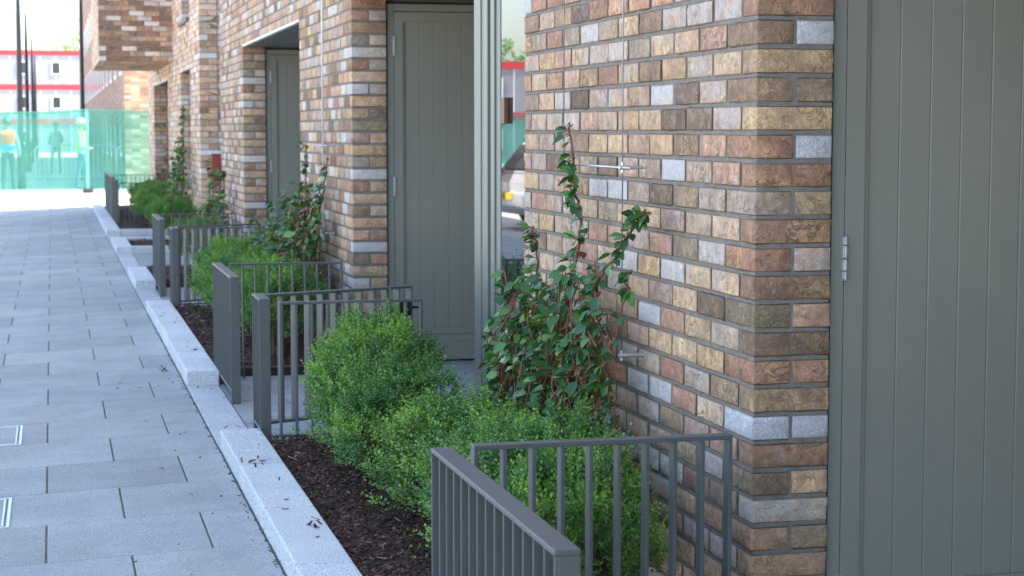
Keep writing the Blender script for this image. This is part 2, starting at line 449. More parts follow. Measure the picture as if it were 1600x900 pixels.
def store_door(house, yj, nb_from=2.018):
    """painted store door with its frame, in the side of a pier, facing up the street toward -y"""
    y = yj+.028
    root = MB()
    x0 = nb_from
    # frame
    fr = MB()
    fr.box(x0+.006, x0+.048, y, y+.07, -.02, 2.235)
    fr.box(x0+.049, 3.05, y, y+.07, 2.19, 2.235)
    fr.box(3.051, 3.10, y, y+.07, -.02, 2.235)
    fr.build('door_frame', M['paint_light'], house, bevel=.002)
    sl = MB(); sl.box(x0-.006, x0+.0055, y-.012, y+.05, 0, 2.235); sl.build('seal', M['seal'], house)
    lx0, lx1 = x0+.051, 3.047
    dz0, dz1 = .012, 2.186
    st = .058
    d = MB()
    # boards: bevelled edges make real V joints
    bw = .0905; x = lx0+st+.0145; yb = y+.020
    bx1 = lx1-st-.0145
    while x < bx1-.01:
        xe = min(x+bw, bx1)
        v = .0026
        zs0, zs1 = dz0+.20, dz1-.06
        vs = [(x, yb+v, zs0), (x+v, yb, zs0), (xe-v, yb, zs0), (xe, yb+v, zs0), (xe, yb+.02, zs0), (x, yb+.02, zs0)]
        vs += [(a, b_, zs1) for a, b_, _ in vs]
        d.add(vs, [(0, 1, 7, 6), (1, 2, 8, 7), (2, 3, 9, 8), (3, 4, 10, 9), (5, 0, 6, 11), (5, 4, 3, 2, 1, 0), (6, 7, 8, 9, 10, 11)])
        x = xe+.0006
    door = d.build('store_door', M['paint'], house)
    s2 = MB()
    s2.box(lx0, lx0+st, y+.004, y+.044, dz0, dz1); s2.box(lx1-st, lx1, y+.004, y+.044, dz0, dz1)
    s2.box(lx0+st+.0005, lx1-st-.0005, y+.0045, y+.044, dz1-.06, dz1); s2.box(lx0+st+.0005, lx1-st-.0005, y+.0045, y+.044, dz0, dz0+.115)
    s2.box(lx0+st+.0005, lx0+st+.014, y+.013, y+.043, dz0+.1155, dz1-.0605)
    s2.box(lx1-st-.014, lx1-st-.0005, y+.013, y+.043, dz0+.1155, dz1-.0605)
    s2.box(lx0+st+.0145, lx1-st-.0145, y+.010, y+.043, dz0+.1155, dz0+.160); s2.box(lx0+st+.0145, lx1-st-.0145, y+.014, y+.043, dz0+.162, dz0+.199)
    s2.build('door_stile', M['paint'], door, bevel=.0025)
    for hz in (1.05, 1.915, .12):
        h = MB(); cx = lx0-.001
        for (za, zb) in ((0, .0245), (.0265, .058), (.0605, .094), (.096, .120)):
            h.lathe([(.0, za), (.0105, za), (.0022, za+.0015), (.0022, zb-.0015), (.0105, zb), (0, zb)], (cx, y-.007, hz), 14)
        h.box(cx-.006, cx+.007, y-.001, y+.0035, hz+.004, hz+.116)
        h.build('hinge', M['satin'], door, smooth=False)
    hd = MB(); hd.tube([(lx1-.05, y-.045, 1.02), (lx1-.16, y-.045, 1.02)], .009, 8); hd.tube([(lx1-.05, y+.004, 1.02), (lx1-.05, y-.045, 1.02)], .009, 8)
    hd.build('handle', M['steel'], door)
    back = MB(); back.box(x0-.004, 3.10, y+.071, y+.10, -.02, 2.25); back.box(lx0+st+.001, lx1-st-.001, y+.041, y+.0705, dz0+.1, dz1-.01)
    back.build('door_lining', M['seal'], house)

def pier_house(name, label, y0, y1, pier_len, detail, cols=None, window_wall=True, screen=True, recess_full=False):
    h = empty(name, (0, 0, 0), 0, label, 'house', 'brick terraced houses')
    p1 = y0+pier_len
    kt = KT
    w = Wall((FX, 0, 0), (0, 1, 0), (1, 0, 0), detail)
    ops = [(p1, y1, 0, 99 if recess_full else KL)]
    if not recess_full:
        w.courses(y0, y1, 0, kt, ops, q0=KL, q1=KL, cols=cols)
        w.core(p1-.05, y1, .0022, .215, ZL+.004, ZT)
        w.core(y0, p1-.05, .0022, .20, ZL+.0, ZT)
    else:
        w.courses(y0, y1, 0, kt, ops, q0=KL, cols=cols)
        w.core(y0, p1-.0022, .0022, .20, ZL, ZT)
    w.core(y0+.0022, p1-.0022, .0022, .213, -.2, ZL)
    w.build(h)
    b = MB()
    b.box(2.012, 3.10, y0+.14, p1-.012, -.2, ZL+.02)          # store behind the pier
    b.box(3.10, 9.0, y0, y1-.002, -.2, TOP-.01)               # house behind the recess
    b.build('inner_wall', M['paint'], h)
    u = MB()
    if recess_full:
        u.box(FX+.006, 3.10, y0, p1-.003, ZT, TOP)
        u.box(2.010, 3.0995, y0+.003, p1-.006, ZL+.02, ZT)
    else:
        u.box(FX+.006, 3.10, y0, y1-.002, ZT, TOP)
        u.box(2.018, 3.0995, y0+.003, y1-.003, ZL+.021, ZT-.002)
    u.build('upper_wall', M['brick_tex'], h)
    rf = MB(); rf.box(FX-.02, 9.02, y0, y1-.003, TOP+.001, TOP+.12); rf.build('roof_coping', M['soffit'], h)
    store_door(h, y0)
    if not recess_full:
        so = MB(); so.box(FX+.034, 3.099, p1, y1, ZL-.012, ZL+.003); so.build('soffit', M['soffit'], h)
        tr = MB(); tr.box(FX-.006, FX+.032, p1+.004, y1-.004, ZL-.014, ZL+.004); tr.build('lintel_trim', M['trim'], h)
    if screen:
        ys, ye = p1+.006, 8.51-7.065+p1   # glass, then the stepped corner frame
        fr = MB()
        fr.box(2.006, 2.10, p1-.0, ys+.05, .0, ZL-.02)
        fr.box(2.03, 2.09, ys+.05, ye, .0, .11); fr.box(2.03, 2.09, ys+.05, ye, 2.12, ZL-.02)
        fr.box(2.048, 2.10, ye, ye+.085, .0, ZL-.02)
        fr.box(2.039, 2.10, ye+.087, ye+.16, .0, ZL-.02)
        fr.box(2.047, 2.10, ye+.1605, ye+.20, .0, ZL-.02)
        fr.box(2.033, 2.10, ye+.2015, ye+.32, .0, ZL-.02)
        fr.box(2.027, 2.10, ye+.3215, ye+.462, .0, ZL-.02)
        fo = fr.build('glazed_screen', M['screen_paint'], h, bevel=.004)
        g = MB(); g.box(2.052, 2.064, ys+.0505, ye-.0005, .1105, 2.1195); g.build('glass_pane', M['glass'], fo)
        hb = MB(); hb.box(2.030, 2.0515, ye-.15, ye-.085, 1.485, 1.605); hb.build('handle', M['wood'], fo, bevel=.003)
        bk = MB(); bk.box(2.101, 3.099, ye+.36, ye+.46, 0, ZL-.02); bk.build('side_panel', M['paint'], h)
        bk2 = MB(); bk2.box(2.07, 2.10, ys, ye, 0.0, ZL-.03); bk2.build('screen_lining', M['seal'], fo)
    return h

cols_A = {24: [bc(136, 98, 84)], 23: [bc(108, 94, 82), bc(200, 198, 196, .5)], 22: [bc(154, 136, 100)], 21: [bc(120, 104, 92), bc(116, 108, 94)],
          20: [bc(166, 146, 114)], 19: [bc(140, 100, 86), bc(206, 204, 202, .5)], 18: [bc(138, 96, 84)], 17: [bc(134, 122, 114, .12), bc(146, 132, 104, .05)],
          16: [bc(136, 102, 86)], 15: [bc(144, 102, 82), bc(158, 128, 106, .16)], 14: [bc(120, 96, 80)], 13: [bc(92, 96, 88), bc(158, 132, 112)],
          12: [bc(96, 84, 72)], 11: [bc(140, 98, 80), bc(152, 108, 88)], 10: [bc(136, 116, 92)], 9: [bc(206, 208, 212, .5), bc(206, 204, 200, .5)],
          8: [bc(136, 98, 82)], 7: [bc(116, 106, 86), bc(180, 152, 122)], 6: [bc(164, 148, 116, .2)], 5: [bc(150, 118, 98), bc(120, 118, 104)],
          4: [bc(152, 126, 102)]}
hP = pier_house('terraced_house', 'brick terraced house beside the camera, nearest of the row, its store door out of view', -2.18, 4.595, 2.465, 0, None, screen=False)
hA = pier_house('terraced_house', 'brick terraced house whose pier carries the nearest leafy climber, beside the big grey-green store door', 4.60, 11.37, 2.465, 2, cols_A)
hB = pier_house('terraced_house', 'second brick terraced house from the front, with a pale lintel edge over its entrance recess', 11.375, 18.045, 2.465, 1, None, screen=False)
hC = pier_house('terraced_house', 'brick terraced house before the dark red cabinet, third brick pier from the front', 18.05, 23.395, 2.465, 1, None, screen=False, recess_full=True)

# end house with the projecting upper room
hD = empty('terraced_house', (0, 0, 0), 0, 'end brick terraced house with an upper room projecting over the planted strip', 'house', 'brick terraced houses')
YD0, YD1 = 23.40, 35.90
w = Wall((FX, 0, 0), (0, 1, 0), (1, 0, 0), 0)
w.courses(YD0, YD1, 0, KT, [(25.02, 26.9, 0, KL), (25.05, 26.55, 40, 99), (29.88, 34.0, 0, KL), (28.58, 33.45, 34, 99)], q0=99, q1=99)
w.core(YD0+.0022, 25.02-.0022, .0022, .2, -.2, ZL); w.core(26.9075, 29.88-.0022, .0022, .2, -.2, ZL); w.core(34.0022, YD1-.0022, .0022, .2, -.2, ZL)
w.core(YD0+.0022, YD1-.0022, .0022, .2, ZL+.004, Z0+40*CH); w.core(YD0+.0022, 25.0425, .0022, .2, Z0+40*CH, ZT); w.core(26.5575, YD1-.0022, .0022, .2, Z0+40*CH, ZT)
w.build(hD)
w = Wall((FX, YD0, 0), (1, 0, 0), (0, 1, 0), 1)
w.courses(.225, 1.30, 0, KT, (), phase=.1125, jamb=False); w.core(.1125, 1.30, .0022, .2, -.2, ZT); w.build(hD)
def deep_jamb(y):
    w = Wall((FX, y, 0), (1, 0, 0), (0, 1, 0), 0)
    w.courses(.225, .85, 0, KL, (), phase=.1125, jamb=False); w.core(.215, .85, .0022, .1, -.2, ZL); w.build(hD)
deep_jamb(26.9); deep_jamb(34.0)
b = MB(); b.box(FX+.21, 9, YD0+.21, 25.0, -.2, TOP-.01); b.box(2.65, 9, 25.0, 26.9, -.2, TOP-.01); b.box(FX+.21, 9, 27.01, 29.87, -.2, TOP-.01); b.box(2.65, 9, 29.87, 34.0, -.2, TOP-.01); b.box(FX+.21, 9, 34.11, YD1-.22, -.2, TOP-.01)
b.build('inner_wall', M['soffit'], hD)
u = MB(); u.box(FX+.006, 9.01, YD0+.01, YD1-.01, ZT+.002, TOP); u.box(FX+.21, 3.2, 25.0, 26.9, ZL, Z0+40*CH); u.box(FX+.215, 3.2, 29.87, 34.0, ZL, ZT); u.build('upper_wall', M['brick_tex'], hD)
rf = MB(); rf.box(FX-.02, 9.02, YD0, YD1, TOP+.001, TOP+.12); rf.build('roof_coping', M['soffit'], hD)
for (a, b_, z0, z1, dx) in ((25.03, 26.89, 0, ZL-.01, .80), (25.06, 26.54, Z0+40*CH+.01, ZT+.3, .10), (29.89, 33.98, 0, ZL-.01, .78)):
    f = MB(); x = FX+dx
    f.box(x, x+.05, a, a+.06, z0, z1); f.box(x, x+.05, b_-.06, b_, z0, z1); f.box(x, x+.05, a+.061, b_-.061, z1-.06, z1); f.box(x, x+.05, a+.061, b_-.061, z0, z0+.06)
    fo = f.build('window', M['slot'], hD)
    g = MB(); g.box(x+.02, x+.03, a+.0605, b_-.0605, z0+.0605, z1-.0605); g.build('pane', M['winglass'], fo)
    if z0 > 1:
        s_ = MB(); s_.box(FX-.05, FX+.098, a-.05, b_+.05, z0-.055, z0-.005); s_.build('sill', M['soffit'], fo)
lt = MB(); lt.box(FX-.006, FX+.06, 29.9, 33.98, ZL-.014, ZL+.003); lt.build('lintel_trim', M['trim'], hD)
# projecting room
OX, OY0, OY1, OK = .717, 28.58, 33.45, 34
OZ = Z0+OK*CH
w = Wall((OX, OY0, 0), (1, 0, 0), (0, 1, 0), 0)
w.r = random.Random(5)
_P = PAL[:]
PAL[:] = [(6, (140, 118, 100), .02), (9, (132, 84, 72), .0), (9, (112, 84, 74), .0), (7, (96, 84, 80), .0), (10, (182, 182, 188), .22), (6, (150, 146, 146), .12), (4, (160, 128, 100), 0)]
PW[:] = [p[0] for p in PAL]
w.courses(0, FX-OX+.05, OK, KT+3, (), q0=99); w.core(.0022, FX-OX, .0022, .2, OZ+.006, ZT+.2); w.build(hD)
PAL[:] = _P; PW[:] = [p[0] for p in PAL]
w = Wall((OX, OY0, 0), (0, 1, 0), (1, 0, 0), 0)
w.courses(.225, OY1-OY0, OK, KT+3, (), phase=.1125, jamb=False, q1=99); w.core(.2, OY1-OY0-.0022, .0022, .2, OZ+.006, ZT+.2); w.build(hD)
sf = MB()
r_ = random.Random(3)
yy = OY0+.22
while yy < OY1-.12:
    xx = OX+.112
    while xx < FX-.02:
        sf.box(xx, min(xx+.215, FX-.003), yy, yy+.066, OZ+.004+r_.uniform(-.003, .003), OZ+.06, brick_col(r_)); xx += .225
    yy += .0752
sf.build('soffit', M['brick_far'], hD, colors=True)
sf = MB(); sf.box(OX+.21, FX, OY0+.21, OY1-.01, OZ+.012, OZ+.09); sf.build('mortar', M['mortar'], hD)
u = MB(); u.box(OX+.01, FX+.004, OY0+.01, OY1, ZT+.22, TOP-.3); u.box(OX+.205, FX+.004, OY0+.205, OY1-.21, OZ+.1, ZT+.215); u.build('upper_wall', M['brick_tex'], hD)

# dry riser cabinet on the return wall of the end house
cab = empty('wall_cabinet', (2.10, YD0, .77), 0, 'dark red wall cabinet with a dark window, behind the third climber', 'cabinet')
b = MB(); b.box(-.17, .22, -.10, -.001, 0, .40); b.build('body', M['brickred'], cab, bevel=.006)
b = MB(); b.box(-.06, .13, -.108, -.1005, .07, .32); b.build('window', M['winglass'], cab)
b = MB(); b.box(-.19, .24, -.115, .0, .402, .44); b.build('top_cover', M['trim'], cab)

# ------------------------------------------------------------------ ground, paving, kerbs
FALL = .04
def pz(x): return -FALL*max(0, .72-x)
g = MB(); g.box(-500, 500, -200, 900, -1.2, -.16); g.build('ground', M['ground']); tag(bpy.data.objects['ground'], kind='structure')
def pav_strip(name, x0, x1, y0, y1, dz, mat):
    m = MB()
    vs = [(x0, y0, pz(x0)+dz), (x1, y0, pz(x1)+dz), (x1, y1, pz(x1)+dz), (x0, y1, pz(x0)+dz)]
    vs += [(x, y, -.4) for x, y, z in vs]
    m.add(vs, [(0, 1, 2, 3), (4, 7, 6, 5), (0, 4, 5, 1), (1, 5, 6, 2), (2, 6, 7, 3), (3, 7, 4, 0)])
    o = m.build(name, mat); tag(o, kind='structure'); return o
pav_strip('pavement_bed', -2.6, .72, -6, 36.6, -.0045, M['moss'])
rp = random.Random(11)
pv = MB()
rows = [7.755]
PITCH = .6365
n = 0
y = 7.755-PITCH*21
ri = -21
while y < 36.5:
    odd = ri % 2
    x = .525-.571*7 if not odd else .244-.571*6
    while x < .715:
        xa, xb = max(x+.003, -2.58), min(x+.571-.0035, .714)
        if odd and abs(x-.244) < .02: xb = .714
        if odd and x > .5: break
        if xb-xa > .03:
            k = rp.uniform(.86, 1.09); t = rp.uniform(-.0015, .0015); t2 = rp.uniform(-.001, .001)
            c = (k, k*rp.uniform(.985, 1.01), k*rp.uniform(.97, 1.02), 1)
            ya, yb = y+.003, y+PITCH-.003
            e = .003
            top = [(xa+e, ya+e, pz(xa+e)+t), (xb-e, ya+e, pz(xb-e)+t2), (xb-e, yb-e, pz(xb-e)+t), (xa+e, yb-e, pz(xa+e)-t2)]
            low = [(xa, ya, pz(xa)+t-.003), (xb, ya, pz(xb)+t2-.003), (xb, yb, pz(xb)+t-.003), (xa, yb, pz(xa)-t2-.003)]
            bot = [(a, b_, c_-.03) for a, b_, c_ in low]
            pv.add(top+low+bot, [(0, 1, 2, 3)]+[(i, i+4, (i+1) % 4+4, (i+1) % 4) for i in range(4)]+[(i+4, i+8, (i+1) % 4+8, (i+1) % 4+4) for i in range(4)], c)
        x += .571
    y += PITCH; ri += 1
o = pv.build('pavement', M['paver'], colors=True); tag(o, kind='structure')
pav_strip('concrete_road', -2.6, 9.5, 36.605, 60, -.008, M['concrete'])
# porch / path floor between the kerb and the houses
pf = MB(); pf.box(.905, 3.3, -4, 36.6, -.4, -.006); o = pf.build('porch_base', M['joint']); tag(o, kind='structure')
pf = MB(); rp = random.Random(5)
y = -4.0; i = 0
while y < 36.2:
    x = .911+(0 if i % 2 else -.15)
    while x < 3.08:
        xa, xb = max(x, .911), min(x+.296, 3.09)
        if xb-xa > .03:
            k = rp.uniform(.82, .98)
            pf.box(xa, xb, y+.002, y+.198, -.03, -.001+rp.uniform(-.001, .001), (k, k, k*1.01, 1))
        x += .30
    y += .20; i += 1
o = pf.build('porch_paving', M['paver'], colors=True); tag(o, kind='structure')
# kerbs
kb = MB(); rk = random.Random(2)
KX0, KX1 = .722, .908
RAISED = [(2.6, 8.52), (10.66, 15.28), (17.3, 19.1), (22.45, 24.6), (26.4, 35.9)]
def kc():
    k = rk.uniform(.93, 1.06); return (k, k, k*rk.uniform(.99, 1.02), 1)
def kstone(x0, x1, y0, y1, top):
    c = kc(); q = .80 if top < 0 else 1.0
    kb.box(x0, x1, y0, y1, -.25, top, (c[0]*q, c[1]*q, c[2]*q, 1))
for (a, b_) in RAISED:
    y = b_
    while y > a+.1:
        ya = max(a, y-.915)
        if ya-a < .2: ya = a
        kstone(KX0+rk.uniform(-.002, .002), KX1, ya+.003, y-.003, .083+rk.uniform(-.002, .002)); y = ya
edges = [-4]+[v for ab in RAISED for v in ab]+[36.6]
for a, b_ in zip(edges[0::2], edges[1::2]):
    y = a
    while y < b_-.05:
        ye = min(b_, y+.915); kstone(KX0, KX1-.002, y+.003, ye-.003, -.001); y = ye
for (y0, x1) in ((22.45, 1.8), (26.4, 1.8)):
    x = KX1+.004
    while x < x1-.05:
        kstone(x, min(x+.36, x1), y0+.004, y0+.19, .082); x += .365
kstone(KX1+.003, 1.8, 24.42, 24.6, .08)
o = kb.build('kerb', M['granite'], colors=True, bevel=.006); tag(o, kind='structure')

# mulch beds
BEDS = [(4.42, 8.40, 11000), (11.0, 15.05, 1700), (17.5, 19.6, 500), (22.66, 24.4, 300), (26.6, 35.8, 400)]
sb = MB()
for (a, b_, n_) in BEDS:
    nx, ny = 8, max(6, int((b_-a)*8))
    vs = []
    for j in range(ny+1):
        for i in range(nx+1):
            x = .908+(1.80-.908)*i/nx; y = a+(b_-a)*j/ny
            e = min(i, nx-i, 1)*min(1, min(j, ny-j))
            vs.append((x, y, .045+e*.02*noise.noise(Vector((x*4, y*4, 0)))+(.012 if e else 0)))
    fs = [(j*(nx+1)+i, j*(nx+1)+i+1, (j+1)*(nx+1)+i+1, (j+1)*(nx+1)+i) for j in range(ny) for i in range(nx)]
    sb.add(vs, fs)
    for (xa, xb, ya, yb) in ((.9085, 1.7995, a, a+.004), (.9085, 1.7995, b_-.004, b_)):
        sb.box(xa, xb, ya, yb, -.1, .046)
o = sb.build('soil', M['soil'], smooth=True); tag(o, kind='structure')
rc = random.Random(21)
def chip(mb, x, y, z, s=1.0):
    l, w_, t = rc.uniform(.006, .022)*s, rc.uniform(.002, .0055)*s, rc.uniform(.0008, .002)*s
    az = rc.uniform(0, 6.283); el = rc.gauss(0, .35)
    d = Vector((math.cos(az)*math.cos(el), math.sin(az)*math.cos(el), math.sin(el)))
    n_ = d.cross(Vector((rc.gauss(0, .4), rc.gauss(0, .4), 1))).normalized(); u_ = d.cross(n_)
    k = rc.random(); v = rc.uniform(.55, 1.25)
    c = lin(70, 50, 38) if k < .66 else (lin(98, 70, 52) if k < .94 else lin(150, 120, 94))
    mb.obox((x, y, z+abs(d.z)*l*.6), d*l, n_*w_, u_*t, (c[0]*v, c[1]*v, c[2]*v, 1))
mc = MB()
for (a, b_, n_) in BEDS:
    for _ in range(n_):
        x = rc.uniform(.912, 1.45 if n_ > 1000 else 1.7); y = rc.uniform(a, b_)
        chip(mc, x, y, .058+.02*noise.noise(Vector((x*4, y*4, 0)))+rc.uniform(0, .008), (.62 if rc.random() < .9 else 1.0) if n_ > 3000 else 1.1)
o = mc.build('bark_mulch', M['chips'], colors=True); tag(o, 'dark brown shredded bark covering the planting beds', 'mulch', kind='stuff')
ml = MB()
for _ in range(34):
    y = rc.uniform(4.5, 15); x = .9-abs(rc.gauss(0, .07))
    z = .085 if (x > KX0 and any(a < y < b_ for a, b_ in RAISED)) else pz(x)+.002
    if x > KX0 and z < .05: z = .001
    chip(ml, x, y, z+.001, .75)
for _ in range(24):
    y = rc.uniform(5.6, 11); x = .70-abs(rc.gauss(0, .28)); chip(ml, x, y, pz(x)+.003, .55)
for _ in range(130):
    y = rc.uniform(5.5, 15); x = .717-abs(rc.gauss(0, .012)); chip(ml, x, y, pz(x)+.002, .5)
for (cx, cy, zz) in ((.87, 6.35, .086), (.80, 7.6, .086), (.62, 11.4, .0)):
    for _ in range(8): chip(ml, cx+rc.gauss(0, .022), cy+rc.gauss(0, .05), zz+rc.uniform(0, .006), .8)
o = ml.build('loose_bark', M['chips'], colors=True); tag(o, 'loose bark scraps strewn over the kerb and paving', 'bark scraps', kind='stuff')

# inspection covers
def cover(x1, y0, y1, label):
    e = empty('inspection_cover', (x1, (y0+y1)/2, pz(x1)), 0, label, 'cover', 'inspection covers in the paving')
    e.rotation_euler.y = -math.atan(FALL)
    L_, wd = .66, y1-y0
    f = MB()
    for (a, b_, c, d) in ((-L_, 0, -wd/2, -wd/2+.012), (-L_, 0, wd/2-.012, wd/2), (-L_, -L_+.012, -wd/2+.0125, wd/2-.0125), (-.012, 0, -wd/2+.0125, wd/2-.0125)):
        f.box(a, b_, c, d, -.03, .004)
    for (a, b_, c, d) in ((-L_+.022, -.022, -wd/2+.022, -wd/2+.030), (-L_+.022, -.022, wd/2-.030, wd/2-.022), (-.030, -.022, -wd/2+.0305, wd/2-.0305), (-L_+.022, -L_+.03, -wd/2+.0305, wd/2-.0305)):
        f.box(a, b_, c, d, -.03, .004)
    f.build('frame', M['steel'], e)
    t = MB(); t.box(-L_+.031, -.031, -wd/2+.031, wd/2-.031, -.03, .003, (.97, .97, .97, 1)); t.build('stone_tray', M['paver'], e, colors=True)
    t = MB(); t.box(-L_+.002, -.002, -wd/2+.002, wd/2-.002, -.035, .0015); t.build('groove', M['dark'], e)
cover(-.168, 9.03, 9.62, 'steel edged recessed cover in the paving, the farther of the two from the camera')
cover(-.184, 7.13, 7.71, 'steel edged recessed cover in the paving, the one nearer the bottom of the picture')

# ------------------------------------------------------------------ railings
RH = .68
def fin(name, parent, x0, x1, y0, y1, z0, z1):
    m = MB(); m.box(x0, x1, y0, y1, z0, z1); return m.build(name, M['metal'], parent, bevel=.0012)
def side_panel(y0, y1, x, label, nb, group='low bar railings in front of the houses', zb=.03, post=False, z=0, RHx=RH):
    """panel standing along the kerb: flat fins turned across the walk under a flat cap"""
    e = empty('railing', (x, y0, z), 0, label, 'railing', group); L_ = y1-y0
    m = MB(); m.box(-.001, .051, 0, L_, RHx-.012, RHx); m.build('top_rail', M['metal'], e, bevel=.002)
    m = MB(); m.box(.001, .049, .0082, L_-.0082, zb+.03, zb+.042); m.build('bottom_rail', M['metal'], e, bevel=.0015)
    src = None
    for i in range(nb):
        yc = (L_-.008)*i/(nb-1)
        z0 = -.08 if i in (0, nb-1) else zb+.0422
        if i in (0, nb-1): fin('bar', e, 0, .05, yc, yc+.008, z0, RHx-.0122)
        elif src is None: src = fin('bar', e, .002, .048, 0, .008, z0, RHx-.0122); src.location.y = yc
        else:
            c = src.copy(); col.objects.link(c); c.parent = e; c.location.y = yc
    return e
def cross_panel(x0, x1, y, label, nb, group='low bar railings in front of the houses', feet=(1, -3)):
    e = empty('railing', (x0, y, 0), 0, label, 'railing', group); W_ = x1-x0
    m = MB(); m.box(0, W_, 0, .04, RH-.012, RH); m.build('top_rail', M['metal'], e, bevel=.0015)
    m = MB(); m.box(.0102, W_-.0102, .012, .028, .06, .07); m.build('bottom_rail', M['metal'], e, bevel=.001)
    src = None
    for i in range(nb):
        xc = (W_-.010)*i/(nb-1)
        ft = i in (1, nb-3)
        end = i in (0, nb-1)
        if end: fin('bar', e, xc, xc+.010, 0, .04, .06, RH-.0122)
        elif ft:
            fin('bar', e, xc, xc+.010, .001, .039, .0702, RH-.0122)
            fin('foot', e, xc, xc+.010, .012, .028, -.06, .0598)
        elif src is None: src = fin('bar', e, 0, .010, .001, .039, .0702, RH-.0122); src.location.x = xc
        else:
            c = src.copy(); col.objects.link(c); c.parent = e; c.location.x = xc
    return e
def gate(px, py, ang, label, L_=.83):
    e = empty('gate', (px, py, 0), ang, label, 'gate', 'open bar gates')
    m = MB(); m.box(0, L_, -.025, .025, RH-.012, RH); m.build('top_rail', M['metal'], e, bevel=.0015)
    m = MB(); m.box(.0082, L_-.0082, -.024, .024, .06, .072); m.build('bottom_rail', M['metal'], e, bevel=.0015)
    src = None; nb = 12
    for i in range(nb):
        xc = (L_-.008)*i/(nb-1)
        if src is None: src = fin('bar', e, 0, .008, -.025, .025, .0722, RH-.0122)
        else:
            c = src.copy(); col.objects.link(c); c.parent = e; c.location.x = xc
    m = MB(); m.box(L_-.07, L_-.010, -.02, .02, .53, .60); m.tube([(L_-.05, -.02, .575), (L_-.05, -.05, .575)], .02, 10); m.tube([(L_-.045, -.045, .575), (L_+.02, -.045, .572)], .007, 6)
    m.build('latch', M['dark'], e)
    return e
side_panel(3.25, 4.40, .885, 'dark grey fin railing along the kerb, closest of all to the camera', 15)
cross_panel(.993, 1.667, 4.40, 'dark grey bar railing across the bed, right in front of the large brick corner', 10)
cross_panel(.985, 1.645, 8.36, 'dark grey bar railing behind the big front box hedge', 10)
side_panel(8.55, 8.87, .915, 'narrow grey post-like fin railing that carries the open gate near the front hedge', 5)
side_panel(9.88, 11.0, .905, 'grey fin railing seen edge-on that looks solid, just past the nearer gate', 15)
cross_panel(.995, 1.66, 10.88, 'grey bar railing in front of the second climbing plant', 10)
gate(.972, 8.79, R(24), 'open grey bar gate in front of the middle store door')
cross_panel(.975, 1.63, 15.06, 'grey bar railing behind the second box hedge, beside the farther gate', 10)
side_panel(14.92, 15.24, .912, 'narrow grey fin railing that carries the farther open gate', 5)
side_panel(16.5, 17.65, .90, 'grey fin railing like a solid slab, past the farther gate', 15)
cross_panel(1.0, 1.68, 17.62, 'grey bar railing in front of the third climbing plant near the red cabinet', 10)
gate(.972, 15.3, R(24), 'open grey bar gate beside the second box hedge')
side_panel(29.4, 33.7, .90, 'long dark fin railing at the far end of the walk before the netting', 54, RHx=.74, z=.0)
side_panel(28.2, 28.6, .905, 'narrow dark fin railing at the near end of the farthest bed', 5, RHx=.73)
cross_panel(.97, 1.72, 28.5, 'thin dark bar railing beside the farthest bush', 11)
cross_panel(.97, 1.76, 33.75, 'thin dark bar railing at the very end of the row, closest to the netting', 11)

# ------------------------------------------------------------------ planting
def leaves_mesh(name, quads, cols, mat, parent, extra=None):
    """quads: (N,4,3) folded leaves (base, left, tip, right) as two triangles"""
    q = np.asarray(quads, dtype=np.float32); N = len(q)
    me = bpy.data.meshes.new(name)
    v = q.reshape(-1, 3)
    f = np.empty((N, 2, 3), dtype=np.int32); b = np.arange(N)*4
    f[:, 0, 0] = b; f[:, 0, 1] = b+1; f[:, 0, 2] = b+2
    f[:, 1, 0] = b; f[:, 1, 1] = b+2; f[:, 1, 2] = b+3
    me.vertices.add(len(v)); me.vertices.foreach_set('co', v.ravel())
    me.loops.add(N*6); me.loops.foreach_set('vertex_index', f.ravel())
    me.polygons.add(N*2); me.polygons.foreach_set('loop_start', np.arange(0, N*6, 3, dtype=np.int32))
    me.update(calc_edges=True)
    c = np.ones((N, 4, 4), dtype=np.float32); c[:, :, :3] = np.asarray(cols, dtype=np.float32)[:, None, :]
    at = me.attributes.new('bcol', 'FLOAT_COLOR', 'POINT'); at.data.foreach_set('color', c.ravel())
    me.materials.append(mat)
    o = bpy.data.objects.new(name, me); col.objects.link(o)
    if parent is not None: o.parent = parent
    return o

